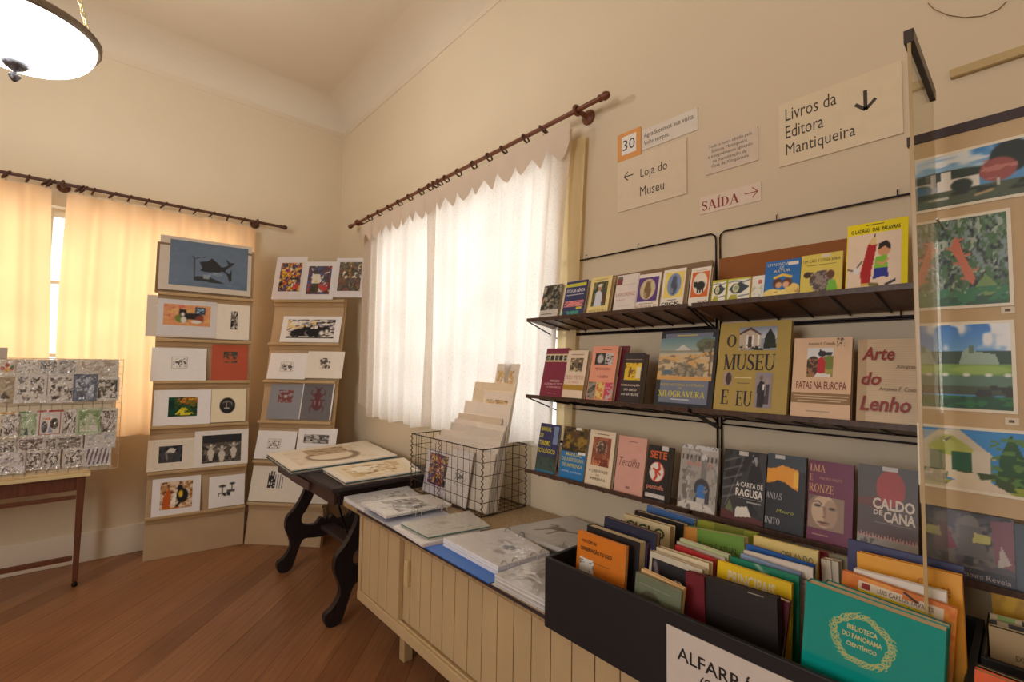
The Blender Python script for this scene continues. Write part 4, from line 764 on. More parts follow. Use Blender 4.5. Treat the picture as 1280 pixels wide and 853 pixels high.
def a_arch(): a = Art(60, 40, (230, 218, 198)); a.cloud(5, 3, (218, 202, 178), 0.5, 0.65); a.ell(0.62, 0.5, 0.34, 0.34, (150, 128, 110)); a.ell(0.60, 0.48, 0.27, 0.27, (226, 212, 190)); a.rect(0.05, 0.25, 0.5, 0.75, (190, 168, 136)); a.cloud(9, 4, (140, 116, 92), 0.6, 0.64, 0.05, 0.25, 0.5, 0.75); return a
def a_flowers(): a = Art(60, 40, (230, 216, 188)); a.cloud(5, 8, (208, 182, 138), 0.5, 0.62, 0.1, 0.1, 0.9, 0.9); a.cloud(8, 9, (240, 232, 214), 0.56, 0.62, 0.2, 0.2, 0.8, 0.8); a.cloud(10, 11, (170, 130, 86), 0.62, 0.66, 0.2, 0.2, 0.8, 0.8); return a
pl = [((90, 100, 104), 'leaf'), ((196, 182, 160), 'leaf'), ((60, 100, 104), 'leaf'), ((234, 224, 208), 'leaf')]
slab('portfolio', 'large flat portfolio of prints at the far end of dark table', 'portfolio', [(0.985, 3.76), (0.955, 3.09), (1.70, 3.13), (1.80, 3.88)], TZ + 0.034, 0.033, pl, lambda d: d(a_arch(), 0.12, 0.1, 0.88, 0.85), 'print portfolios on the dark table', seed=1)
slab('portfolio', 'flat portfolio with pale flower print at near end of table', 'portfolio', [(1.135, 3.06), (1.11, 2.64), (1.60, 2.63), (1.72, 3.06)], TZ + 0.026, 0.025, pl[1:], lambda d: d(a_flowers(), 0.05, 0.08, 0.95, 0.92), 'print portfolios on the dark table', seed=2)

# ================================================================== low cabinet with sliding doors
CX, CT = 1.10, 0.73
PB = (196, 170, 130); O = A3(1.45, 0.9, 0)
o = thing('cabinet', 'long low beige cabinet with boarded sliding doors under the books', 'cabinet', T(*O))
def cb(lo, hi, nm, c=PB, m='painted_wood', bv=0.003, par=None):
    q = MB(); q.box(np.subtract(lo, O), np.subtract(hi, O), c, m); return q.build(nm, par or o, bevel=bv)
YA, YB = 2.415, -0.62
cb((CX + 0.06, YB, 0.27), (1.82, YA, 0.70), 'carcass', (120, 98, 70))
cb((CX - 0.015, YB, 0.702), (1.835, YA + 0.19, CT), 'worktop', (176, 148, 108), 'wood')
cb((CX - 0.018, YB, 0.717), (CX - 0.0155, YA, CT - 0.002), 'edge_strip', (52, 46, 54), 'plastic', 0.0)
cb((CX - 0.002, YB, 0.262), (CX + 0.05, YA, 0.312), 'bottom_rail'); cb((CX, YA - 0.032, 0.312), (CX + 0.04, YA, 0.702), 'stile'); cb((CX + 0.008, YB, 0.312), (CX + 0.014, YA - 0.40, 0.322), 'door_track')
def door(y0, y1, x, handle=None):
    q = MB(); q.box(A3(x + 0.008, y0, 0.316) - O, A3(x + 0.016, y1, 0.70) - O, (80, 60, 40), 'painted_wood'); n = max(1, round((y1 - y0) / 0.09)); wd = (y1 - y0) / n
    for k in range(n): q.box(A3(x, y0 + k * wd + 0.002, 0.314) - O, A3(x + 0.01, y0 + (k + 1) * wd - 0.002, 0.701) - O, PB, 'painted_wood')
    d = q.build('door', o, bevel=0.0012)
    if handle: cb((x - 0.02, handle - 0.018, 0.485), (x + 0.001, handle + 0.018, 0.60), 'handle', (206, 180, 134), bv=0.006, par=d)
yd = PX(497, 690, CX)[1]
cb((CX + 0.004, yd - 0.008, 0.312), (CX + 0.03, yd + 0.012, 0.702), 'stile')
door(yd + 0.012, YA - 0.032, CX + 0.006); door(0.70, yd + 0.02, CX + 0.031, PX(511, 715, CX + 0.03)[1]); door(YB + 0.02, 0.70, CX + 0.02)
for y in (2.15, 1.0, -0.4):
    for x in (1.237, 1.70): cb((x, y, 0), (x + 0.05, y + 0.05, 0.27), 'leg', (188, 160, 116))

# ---- open ring binders with picture sleeves lying on the cabinet
def rings(o, pts, r=0.021):
    for p, d in pts:
        q = MB(); d = A3(*d) / np.linalg.norm(d); q.tube([A3(*p) + d * r * math.cos(w) + A3(0, 0, 1) * r * 1.15 * math.sin(w) for w in np.linspace(-0.3, math.pi + 0.3, 12)], 0.0022, (196, 190, 182), 'metal', 6); q.build('ring', o, smooth=True)
GB = 'open binders of prints on the cabinet'
SH = [((205, 204, 206), 'sleeve_stack'), ((222, 220, 220), 'sleeve_stack'), ((196, 194, 198), 'sleeve_stack'), ((226, 224, 222), 'sleeve_stack')]
def wood_fig(s_): return a_blocks(s_, 40, 26, ((70, 66, 64), (150, 146, 142)), (224, 222, 220), 6)
zt = CT
# each binder: cover sheet, then leaf stacks as parts
def binder(label, cover, ccol, stacks, ringpts, gname=GB):
    P = np.array(cover); c0 = P.mean(0); o = thing('ring_binder', label, 'binder', T(c0[0], c0[1], zt), gname); q = MB(); Q = P - c0
    q.hexa([(x, y, 0.0005) for x, y in Q] + [(x, y, 0.004) for x, y in Q], ccol, 'plastic'); q.build('cover', o)
    for (quad, z0, z1, cols, art, box) in stacks:
        R = np.array(quad) - c0; n = len(cols); rs = np.random.RandomState(int(abs(R[0][0] * 1000)) + n)
        for k, c in enumerate(cols):
            j = rs.uniform(-0.004, 0.004, 2); Rk = [(x + j[0], y + j[1]) for x, y in R]; a0 = z0 + (z1 - z0) * k / n; a1 = z0 + (z1 - z0) * (k + 1) / n - 0.0005
            q = MB(); q.hexa([(x, y, a0) for x, y in Rk] + [(x, y, a1) for x, y in Rk], c, 'paper')
            if k == n - 1 and art is not None:
                ny, nx = art.p.shape[:2]; U, V_ = np.meshgrid(np.linspace(box[0], box[2], nx), np.linspace(box[1], box[3], ny)); B_ = np.array(Rk)
                XY = ((1 - U) * (1 - V_))[..., None] * B_[0] + (U * (1 - V_))[..., None] * B_[1] + (U * V_)[..., None] * B_[2] + ((1 - U) * V_)[..., None] * B_[3]
                cc = np.ones((ny, nx, 4)); cc[..., :3] = lin(art.p); q.grid(np.dstack([XY, np.full(U.shape, a1 + 0.0006)]), None, 'paper', cc)
            q.build('page_stack', o)
            if k == n - 1:
                q = MB(); ge = 9; U, V_ = np.meshgrid(np.linspace(0, 1, ge), np.linspace(0, 1, ge)); B_ = np.array(Rk)
                XY = ((1 - U) * (1 - V_))[..., None] * B_[0] + (U * (1 - V_))[..., None] * B_[1] + (U * V_)[..., None] * B_[2] + ((1 - U) * V_)[..., None] * B_[3]
                q.grid(np.dstack([XY, np.full(U.shape, a1 + 0.0018)]), WHITE, 'sleeve'); q.build('sleeve', o)
    rings(o, [((*(np.array(p[:2]) - c0), p[2] - zt), d) for p, d in ringpts]); return o
w_ = [(216, 214, 214), (228, 226, 226), (206, 204, 208), (232, 230, 228)]
binder('open binder overhanging the far end of cabinet, woodcut on top sleeve', [(1.085, 2.60), (1.085, 2.02), (1.40, 1.98), (1.47, 2.58)], (188, 192, 208),
       [([(1.09, 2.60), (1.085, 2.33), (1.42, 2.30), (1.48, 2.58)], 0.004, 0.024, w_[:3], a_blocks(31, 30, 22, ((150, 146, 144),), (214, 212, 210), 5), (0.25, 0.35, 0.75, 0.8)),
        ([(1.10, 2.40), (1.09, 2.10), (1.45, 2.07), (1.46, 2.30)], 0.0245, 0.036, w_[1:], wood_fig(12), (0.12, 0.22, 0.9, 0.72))],
       [((1.22, 2.065, zt + 0.03), (0, 1, 0)), ((1.25, 2.06, zt + 0.03), (0, 1, 0)), ((1.36, 2.05, zt + 0.03), (0, 1, 0)), ((1.39, 2.045, zt + 0.03), (0, 1, 0))])
binder('open binder with greenish sleeves beside the blue binder', [(1.085, 2.01), (1.075, 1.73), (1.36, 1.70), (1.44, 1.955)], (214, 206, 204),
       [([(1.08, 2.01), (1.07, 1.73), (1.35, 1.70), (1.45, 1.96)], 0.004, 0.016, [(222, 214, 214), (232, 226, 224)], None, None),
        ([(1.11, 1.99), (1.115, 1.76), (1.41, 1.70), (1.47, 1.94)], 0.0165, 0.028, [(206, 202, 196), (84, 116, 100), (206, 204, 196)], Art(40, 28, (206, 204, 196)).cloud(4, 12, (170, 168, 158), 0.5, 0.7, 0.3, 0.3, 0.9, 0.8), (0.06, 0.06, 0.94, 0.94))], [])
binder('bright blue ring binder with a thick stack of white leaves', [(1.075, 1.725), (1.078, 1.30), (1.30, 1.295), (1.36, 1.66)], (36, 110, 206),
       [([(1.145, 1.69), (1.14, 1.325), (1.385, 1.30), (1.43, 1.62)], 0.004, 0.036, [(222, 220, 226), (234, 232, 236), (210, 208, 216), (236, 234, 236), (226, 224, 228), (238, 236, 238)], Art(44, 34, (236, 234, 236)).cloud(4, 4, (176, 174, 178), 0.5, 0.66, 0.35, 0.25, 0.8, 0.75).cloud(8, 6, (130, 128, 132), 0.62, 0.68, 0.4, 0.3, 0.75, 0.7), (0.05, 0.05, 0.95, 0.95))],
       [((1.16, 1.31, zt + 0.03), (0, 1, 0)), ((1.21, 1.305, zt + 0.03), (0, 1, 0)), ((1.30, 1.298, zt + 0.03), (0, 1, 0)), ((1.35, 1.295, zt + 0.03), (0, 1, 0))])
binder('open binder of silvery sleeves tucked against the black book crate', [(1.085, 1.29), (1.09, 1.005), (1.42, 1.005), (1.42, 1.28)], (200, 198, 198),
       [([(1.09, 1.285), (1.095, 1.005), (1.41, 1.005), (1.415, 1.275)], 0.004, 0.034, [(208, 204, 202), (188, 186, 186), (222, 218, 214), (196, 194, 196), (216, 214, 214)], a_blocks(17, 36, 28, ((236, 232, 228), (176, 172, 170)), (206, 204, 204), 4), (0.1, 0.1, 0.9, 0.9))], [])
binder('open binder at the wall side with a drawing of a deer', [(1.40, 1.62), (1.44, 1.30), (1.80, 1.24), (1.80, 1.58)], (60, 58, 62),
       [([(1.43, 1.64), (1.46, 1.29), (1.79, 1.22), (1.80, 1.56)], 0.004, 0.028, [(196, 194, 194), (218, 216, 214), (206, 204, 204)], Art(44, 36, (214, 212, 210)).ell(0.35, 0.5, 0.16, 0.08, (96, 92, 92)).line([(0.2, 0.2), (0.3, 0.45), (0.48, 0.5), (0.85, 0.62)], 0.02, (70, 66, 66)).line([(0.45, 0.2), (0.42, 0.45)], 0.018, (70, 66, 66)).line([(0.3, 0.5), (0.2, 0.62), (0.14, 0.56)], 0.02, (80, 76, 76)).line([(0.68, 0.58), (0.8, 0.66), (0.9, 0.6)], 0.015, (90, 86, 86)), (0.1, 0.1, 0.9, 0.9))],
       [((1.48, 1.295, zt + 0.026), (0.15, 1, 0)), ((1.56, 1.28, zt + 0.026), (0.15, 1, 0)), ((1.42, 1.50, zt + 0.026), (1, 0.1, 0)), ((1.41, 1.58, zt + 0.026), (1, 0.1, 0))])

# ---- wire basket of mounted prints
BX0, BX1, BY0, BY1, BZ0, BZ1 = 1.495, 1.80, 1.872, 2.575, CT + 0.006, 1.072
O = A3((BX0 + BX1) / 2, (BY0 + BY1) / 2, CT); o = thing('wire_basket', 'rusty black wire basket full of mounted prints on the cabinet', 'basket', T(*O)); WC = (66, 52, 46)
def wires(nm, segs, r=0.0017, c=WC, n=4):
    q = MB()
    for s_ in segs: q.tube([np.subtract(p, O) for p in s_], r, c, 'rusty_wire', n)
    return q.build(nm, o)
nz, ny_, nx_ = 5, 13, 6
def sp(a, c, n): return [a + (c - a) * k / n for k in range(n + 1)]
for nm, X_ in (('front_panel', BX0), ('back_panel', BX1)):
    wires(nm, [((X_, BY0, z), (X_, BY1, z)) for z in sp(BZ0, BZ1, nz)[1:-1]] + [((X_, y, BZ0), (X_, y, BZ1)) for y in sp(BY0, BY1, ny_)])
for Y_ in (BY0, BY1):
    wires('end_panel', [((BX0, Y_, z), (BX1, Y_, z)) for z in sp(BZ0, BZ1, nz)[1:-1]] + [((x, Y_, BZ0), (x, Y_, BZ1)) for x in sp(BX0, BX1, nx_)])
wires('bottom_panel', [((x, BY0, BZ0), (x, BY1, BZ0)) for x in sp(BX0, BX1, nx_)] + [((BX0, y, BZ0), (BX1, y, BZ0)) for y in sp(BY0, BY1, ny_)])
for z in (BZ0, BZ1):
    q = MB(); q.tube([A3(*p) - O for p in ((BX0, BY0, z), (BX1, BY0, z), (BX1, BY1, z), (BX0, BY1, z))], 0.0032, (70, 54, 46), 'rusty_wire', 6, True); q.build('rim_wire', o)
for X_, Y_ in ((BX0, BY0), (BX1, BY0), (BX0, BY1), (BX1, BY1), (BX0, 2.27)):   # spiral binding wires along the corners
    q = MB(); q.tube([A3(X_ + 0.006 * math.cos(a), Y_ + 0.006 * math.sin(a), BZ0 + (BZ1 - BZ0) * a / (2 * math.pi * 12)) - O for a in np.linspace(0, 2 * math.pi * 12, 100)], 0.0022, (120, 88, 60), 'rusty_wire', 5); q.build('corner_spiral', o, smooth=True)
GP = 'mounted prints in the wire basket'
def bprint(lab, xb, tl, trx, col, tilt=11.5, art=None, box=None, th=0.004):
    """a sheet leaning back in the basket: xb is where its foot stands, tl its top-left pixel, trx the pixel column of its right edge"""
    f = Fr((xb, 0, BZ0 + 0.004), (0, -1, 0), (math.sin(rad(tilt)), 0, math.cos(rad(tilt)))); u0, h = f.uv(*tl); u1 = f.uv(trx, tl[1] + (trx - tl[0]) * 0.14)[0]
    u0 = max(u0, -BY1 + 0.008); u1 = min(u1, -BY0 - 0.008); w = u1 - u0; f = Fr(f.at(u0, 0), f.x, f.y); q = MB(); q.box((0, 0, -th), (w, h, 0), col, 'paper')
    if art is not None: q.pic(art, w * box[0], h * box[1], w * box[2], h * box[3], 0.0012, 'paper')
    r = q.build('mounted_print', M=f.mat()); tag(r, lab, 'print', GP); s_ = MB(); G = np.zeros((8, 8, 3)); G[..., 0] = np.linspace(-0.002, w + 0.002, 8)[None]; G[..., 1] = np.linspace(0, h + 0.008, 8)[:, None]; G[..., 2] = 0.0025; s_.grid(G, WHITE, 'sleeve'); s_.build('sleeve', r)
yl = lambda s_: a_blocks(s_, 34, 20, ((120, 80, 60), (200, 160, 80)), (232, 222, 206), 6)
bprint('highest framed print in basket with a brown and gold leafy picture', 1.602, (622, 455), 662, (226, 216, 206), 11, yl(41), (0.10, 0.80, 0.82, 0.95))
bprint('tall plain cream sheet standing second highest in the basket', 1.596, (594, 477.4), 645, (224, 206, 178), 11)
bprint('white print with a low band of gold pattern, third in basket', 1.589, (606, 489), 658, (232, 222, 210), 11, yl(43), (0.10, 0.80, 0.86, 0.93))
bprint('wide white sleeved print behind the grey-edged ones in basket', 1.581, (582, 501), 662, (230, 222, 212))
bprint('beige sleeved print with darker top edge, mid basket', 1.573, (573.5, 516), 628, (206, 190, 168))
bprint('wide pale sleeved print just in front of the beige one', 1.566, (569, 523), 655, (230, 222, 212))
bprint('pale print with a darker grey leaf edge, mid basket', 1.558, (564, 528), 650, (214, 206, 196))
bprint('thin white sleeved print with bent top, front half of basket', 1.549, (552, 536), 642, (226, 216, 204))
bprint('white sleeved print level with the basket rim', 1.541, (545, 543.5), 632, (232, 224, 214), 12)
bprint('cream sleeved print just below the basket rim', 1.533, (541, 549), 622, (222, 210, 194), 11)
bprint('print of bright figures in red and blue seen through basket wires', 1.525, (536, 560), 566, (220, 216, 222), 9, a_street(15, ((200, 90, 80), (60, 60, 130), (220, 180, 80), (120, 60, 110))), (0.15, 0.22, 0.95, 0.92))
bprint('white print with small grey animal drawing seen through basket wires', 1.512, (563, 560), 592, (232, 226, 220), 9, a_line_sketch(33), (0.35, 0.35, 0.85, 0.65))

# ================================================================== books
def book(M, w, h, t_, col, label, group, ops=(), pages=(222, 210, 184), m='cover', spine=None, back=None, gap=0.002, sleeve=False, cat='book', name='book'):
    o = thing(name, label, cat, M, group); q = MB(); k = 0.0014
    q.box((0, 0, -k), (w, h, 0), col, m); q.box((0, 0, -t_), (w, h, -t_ + k), back or col, m); q.box((0, 0, -t_ + k), (k, h, -k), spine or col, m)
    z = 0.0004
    for op in ops:
        z += 0.00015; kd, x0, y0, x1, y1 = op[:5]
        if kd == 'r': q.rect(w * x0, h * y0, w * x1, h * y1, z, op[5], m)
        elif kd == 't': q.text(op[5], w * x0, h * y0, w * x1, h * y1, z, op[6], m, op[7] if len(op) > 7 else 0.0, op[8] if len(op) > 8 else 0.0)
        elif kd == 'p': q.pic(op[5], w * x0, h * y0, w * x1, h * y1, z, m)
    q.build('cover', o); p = MB(); p.box((k + 0.0002, 0.001, -t_ + k + 0.0002), (w - gap, h - gap, -k - 0.0002), pages, 'page_edges'); p.build('page_block', o)
    return o
ELL = lambda bg, rim, ins: Art(34, 44, bg).ell(0.5, 0.5, 0.42, 0.46, rim).ell(0.5, 0.42, 0.2, 0.34, ins).ell(0.5, 0.72, 0.13, 0.14, ins).cloud(7, 4, tuple(np.clip(np.array(ins) + 50, 0, 255)), 0.58, 0.64, 0.32, 0.15, 0.68, 0.85)
def a_bwphoto(s_, nx=30, ny=36): return Art(nx, ny, (120, 116, 100)).mottle([(60, 58, 48), (170, 164, 146), (30, 30, 26)], 5, s_)
def a_man(): a = Art(28, 40, (70, 80, 50)); a.mottle([(40, 56, 40), (120, 110, 70)], 5, 3); a.poly([(0.2, 0), (0.25, 0.55), (0.45, 0.68), (0.7, 0.5), (0.72, 0)], (206, 212, 222)); a.ell(0.48, 0.74, 0.13, 0.13, (180, 140, 104)); a.ell(0.48, 0.85, 0.16, 0.07, (220, 214, 200)); a.poly([(0.7, 0.1), (0.75, 0.6), (1, 0.5), (1, 0.1)], (90, 60, 46)); return a
def a_beast(): a = Art(34, 36, (214, 106, 46)); a.ell(0.5, 0.54, 0.42, 0.44, (232, 222, 206)); d = (40, 38, 40); a.ell(0.54, 0.44, 0.26, 0.18, d); a.ell(0.26, 0.5, 0.13, 0.12, d); a.poly([(0.12, 0.52), (0.1, 0.72), (0.2, 0.58)], d); [a.rect(x, 0.16, x + 0.09, 0.42, d) for x in (0.34, 0.5, 0.66)]; return a
def a_fishcard(): a = Art(34, 26, (238, 236, 226)); d = (60, 74, 84); a.line([(0, 0.9), (0.3, 0.95), (0.7, 0.86), (1, 0.95)], 0.02, d); a.poly([(0.05, 0.55), (0.25, 0.82), (0.6, 0.85), (0.98, 0.62), (0.6, 0.34), (0.25, 0.36)], d); a.ell(0.36, 0.6, 0.15, 0.2, (232, 224, 150)); a.ell(0.36, 0.6, 0.09, 0.12, (150, 170, 170)); a.poly([(0, 0), (0.15, 0.3), (0.42, 0.3), (0.5, 0)], (176, 170, 60)); a.line([(0.5, 0.2), (1, 0.26)], 0.02, d); return a
def a_sleepers(): a = Art(52, 38, (44, 116, 190)); a.ell(0.25, 0.2, 0.28, 0.2, (240, 218, 130)); a.ell(0.6, 0.16, 0.34, 0.18, (246, 226, 140)); a.ell(0.8, 0.36, 0.2, 0.2, (240, 212, 120)); a.ell(0.38, 0.62, 0.14, 0.2, (96, 60, 50)); a.ell(0.66, 0.62, 0.13, 0.18, (110, 66, 50)); a.ell(0.42, 0.54, 0.09, 0.12, (224, 170, 130)); a.ell(0.62, 0.54, 0.09, 0.12, (228, 176, 136)); a.line([(0.3, 0.85), (0.52, 0.95), (0.74, 0.84)], 0.05, (236, 200, 80)); a.cloud(8, 3, (200, 160, 90), 0.62, 0.66, 0.1, 0, 1, 0.4); return a
def a_oldlady(): a = Art(56, 38, (226, 206, 100)); a.ell(0.5, 0.5, 0.30, 0.40, (150, 136, 128)); a.cloud(12, 4, (90, 80, 80), 0.52, 0.56, 0.2, 0.1, 0.75, 0.9); a.ell(0.14, 0.78, 0.1, 0.12, (70, 50, 44)); a.ell(0.74, 0.72, 0.1, 0.16, (104, 70, 54)); a.poly([(0.62, 0.0), (0.7, 0.5), (0.86, 0.5), (0.95, 0.0)], (124, 190, 70)); a.cloud(10, 8, (226, 206, 100), 0.55, 0.6, 0, 0, 0.3, 0.5); return a
def a_reader():                                        # a child and a tall red pencil, drawn plainly
    a = Art(60, 64, (236, 214, 190)); a.poly([(0.30, 0.06), (0.28, 0.3), (0.42, 0.80), (0.60, 0.78), (0.50, 0.3), (0.48, 0.08)], (176, 34, 40)); a.poly([(0.42, 0.80), (0.56, 0.99), (0.60, 0.78)], (228, 196, 140)); a.poly([(0.53, 0.93), (0.56, 0.99), (0.57, 0.93)], (40, 36, 36)); a.rect(0.3, 0.06, 0.5, 0.1, (220, 180, 70))
    a.ell(0.74, 0.66, 0.12, 0.10, (222, 160, 120)); a.poly([(0.62, 0.68), (0.64, 0.80), (0.80, 0.84), (0.88, 0.74), (0.86, 0.66), (0.76, 0.74)], (40, 32, 30)); a.poly([(0.55, 0.34), (0.58, 0.56), (0.80, 0.58), (0.82, 0.36)], (132, 196, 60)); a.poly([(0.54, 0.16), (0.55, 0.36), (0.82, 0.36), (0.84, 0.18), (0.7, 0.2)], (44, 56, 150)); a.line([(0.82, 0.5), (0.72, 0.42), (0.62, 0.46)], 0.02, (222, 160, 120)); a.poly([(0.74, 0.06), (0.98, 0.15), (0.98, 0.1), (0.8, 0.03)], (60, 60, 70)); a.line([(0.30, 0.5), (0.16, 0.34), (0.02, 0.38)], 0.012, (70, 60, 60)); a.line([(0.48, 0.08), (0.62, 0.06)], 0.03, (120, 110, 60)); a.ell(0.2, 0.34, 0.07, 0.06, (232, 230, 228)); return a
def a_landscape(): a = Art(72, 66, (206, 186, 150)); a.grad(0, 0.62, 1, 1, (168, 180, 168), (104, 140, 150)); a.poly([(0.3, 0.70), (0.42, 0.82), (0.46, 0.82), (0.6, 0.70)], (206, 204, 196)); a.rect(0, 0.66, 1, 0.70, (150, 146, 126)); a.cloud(3, 5, (214, 172, 110), 0.47, 0.58, 0, 0.05, 1, 0.66, ax=2); a.cloud(7, 6, (136, 124, 104), 0.56, 0.62, 0, 0.1, 1, 0.6, ax=2); a.poly([(0.16, 0.2), (0.5, 0.44), (0.9, 0.16), (0.5, 0.08)], (160, 148, 124)); a.cloud(9, 12, (120, 112, 94), 0.54, 0.6, 0.2, 0.08, 0.85, 0.4); a.ell(0.2, 0.18, 0.1, 0.06, (92, 114, 130)); a.ell(0.86, 0.84, 0.18, 0.14, (108, 118, 96)); a.cloud(10, 9, (92, 92, 72), 0.52, 0.58, 0.74, 0.5, 1, 0.9); a.rect(0.93, 0.1, 0.96, 0.9, (120, 100, 76)); a.rect(0, 0, 1, 0.08, (214, 164, 96)); return a
def a_villa(): a = Art(60, 40, (150, 160, 176)); a.grad(0, 0.5, 1, 1, (210, 214, 220), (130, 142, 164)); a.poly([(0, 0.2), (0, 0.75), (0.3, 0.98), (0.6, 0.66), (0.6, 0.1), (0, 0)], (196, 180, 160)); a.poly([(0, 0.75), (0.3, 1), (0.62, 0.66), (0.56, 0.64), (0.3, 0.88), (0, 0.66)], (90, 60, 54)); [a.rect(x, 0.12, x + 0.05, 0.66, (236, 232, 226)) for x in (0.2, 0.34, 0.5)]; a.rect(0.25, 0.12, 0.34, 0.6, (80, 66, 60)); a.poly([(0.66, 0.05), (0.7, 0.6), (0.82, 0.92), (0.95, 0.6), (1, 0.1)], (34, 40, 34)); a.cloud(8, 3, (40, 48, 36), 0.5, 0.56, 0, 0, 1, 0.24); return a
def a_dogred(): a = Art(40, 46, (222, 224, 226)); a.grad(0, 0.0, 1, 0.6, (150, 140, 60), (190, 190, 110)); a.ell(0.85, 0.5, 0.3, 0.24, (120, 130, 60)); a.ell(0.25, 0.35, 0.3, 0.36, (70, 54, 46)); a.cloud(8, 4, (160, 110, 70), 0.56, 0.6, 0, 0, 0.5, 0.6); a.poly([(0.4, 0.12), (0.42, 0.62), (0.6, 0.72), (0.72, 0.5), (0.7, 0.14)], (190, 36, 44)); a.ell(0.58, 0.8, 0.16, 0.1, (44, 42, 48)); a.poly([(0.68, 0.84), (0.96, 0.86), (0.94, 0.74), (0.7, 0.74)], (44, 42, 48)); a.poly([(0.46, 0.84), (0.5, 0.98), (0.58, 0.88)], (44, 42, 48)); a.poly([(0.3, 0.0), (0.4, 0.14), (0.9, 0.1), (0.9, 0)], (232, 226, 220)); return a
def a_suit(): a = Art(24, 44, (150, 140, 146)); a.poly([(0.15, 0.02), (0.12, 0.6), (0.3, 0.76), (0.55, 0.72), (0.6, 0.3), (0.55, 0.02)], (40, 36, 40)); a.ell(0.34, 0.84, 0.1, 0.08, (120, 100, 90)); a.poly([(0.6, 0.1), (0.62, 0.66), (0.86, 0.66), (0.84, 0.1)], (70, 60, 64)); a.ell(0.72, 0.76, 0.09, 0.07, (170, 150, 140)); a.rect(0.46, 0.5, 0.54, 0.66, (226, 222, 216)); return a
def a_head(): a = Art(50, 52, (150, 122, 100)); a.ell(0.45, 0.55, 0.36, 0.5, (206, 176, 148)); a.ell(0.62, 0.5, 0.2, 0.42, (176, 144, 118)); a.poly([(0.4, 0.7), (0.46, 0.42), (0.36, 0.36), (0.5, 0.34), (0.5, 0.7)], (150, 116, 94)); a.ell(0.26, 0.70, 0.1, 0.045, (70, 52, 44)); a.ell(0.68, 0.66, 0.1, 0.045, (70, 52, 44)); a.line([(0.14, 0.8), (0.28, 0.84), (0.38, 0.76)], 0.02, (110, 84, 68)); a.ell(0.44, 0.2, 0.17, 0.035, (100, 64, 56)); a.ell(0.44, 0.13, 0.13, 0.03, (160, 120, 100)); a.poly([(0, 0.8), (0.2, 1), (0, 1)], (110, 90, 74)); a.cloud(9, 4, (150, 122, 100), 0.62, 0.7, 0.7, 0.3, 1, 1); return a
def a_castle(): a = Art(56, 86, (176, 170, 164)); a.rect(0, 0.93, 1, 1, (206, 204, 204)); a.rect(0.02, 0.2, 0.98, 0.86, (166, 160, 154)); [a.rect(x, 0.76, x + 0.05, 0.84, (84, 80, 78)) for x in np.arange(0.04, 0.95, 0.11)]; a.rect(0.3, 0.86, 0.75, 0.93, (186, 180, 176)); a.rect(0.18, 0.68, 0.86, 0.75, (190, 130, 120), 0.6); a.rect(0.58, 0.5, 0.72, 0.86, (130, 126, 124)); a.ell(0.64, 0.82, 0.08, 0.05, (206, 204, 202)); a.rect(0.18, 0.1, 0.28, 0.66, (190, 186, 182)); a.rect(0.42, 0.14, 0.82, 0.36, (72, 70, 74)); a.ell(0.62, 0.36, 0.2, 0.14, (72, 70, 74)); a.rect(0.5, 0.14, 0.72, 0.34, (70, 120, 190)); a.ell(0.61, 0.34, 0.11, 0.07, (70, 120, 190)); a.rect(0.5, 0.12, 0.72, 0.2, (196, 190, 184)); a.poly([(0, 0), (0, 0.12), (0.4, 0.14), (0.9, 0.1), (1, 0)], (214, 208, 200)); a.cloud(6, 4, (120, 116, 112), 0.6, 0.66, 0, 0, 0.4, 0.6); a.cloud(9, 5, (140, 136, 132), 0.62, 0.68); return a
def a_emblem(): a = Art(40, 44, (40, 38, 40)); a.ell(0.5, 0.5, 0.46, 0.46, (206, 70, 44)); a.ell(0.48, 0.5, 0.42, 0.42, (228, 224, 218)); a.line([(0.6, 0.86), (0.66, 0.66), (0.45, 0.5), (0.5, 0.3), (0.4, 0.16)], 0.07, (206, 70, 44)); a.line([(0.3, 0.62), (0.5, 0.55), (0.7, 0.4)], 0.05, (206, 70, 44)); a.cloud(9, 3, (40, 38, 40), 0.66, 0.7, 0, 0.2, 0.3, 0.8); return a
def a_lion(): a = Art(36, 56, (140, 80, 60)); a.cloud(4, 4, (170, 104, 76), 0.5, 0.6); a.ell(0.5, 0.66, 0.3, 0.24, (96, 70, 60)); a.cloud(9, 6, (190, 170, 150), 0.58, 0.63, 0.2, 0.4, 0.8, 0.9); a.rect(0, 0, 1, 0.25, (120, 60, 48)); a.cloud(7, 8, (200, 130, 90), 0.56, 0.6, 0, 0, 1, 0.3); return a
def a_letter(): a = Art(60, 90, (58, 56, 58)); a.cloud(4, 4, (36, 34, 36), 0.5, 0.6); [a.line([(0.02, y), (0.45, y + 0.1)], 0.012, (150, 148, 146), 0.5) for y in np.arange(0.3, 0.95, 0.13)]; a.line([(0.1, 0.2), (0.5, 0.95)], 0.012, (150, 148, 146), 0.5); a.poly([(0.58, 0.55), (0.66, 0.8), (0.84, 0.86), (0.96, 0.6)], (30, 28, 30)); a.cloud(8, 9, (150, 150, 150), 0.62, 0.67, 0.6, 0.75, 1, 1); a.poly([(0, 0), (0, 0.14), (1, 0.08), (1, 0)], (96, 46, 44)); a.poly([(0.34, 0.06), (0.36, 0.2), (0.62, 0.23), (0.72, 0.1)], (226, 220, 210)); a.poly([(0.1, 0.14), (0.2, 0.3), (0.3, 0.12)], (110, 110, 80)); return a
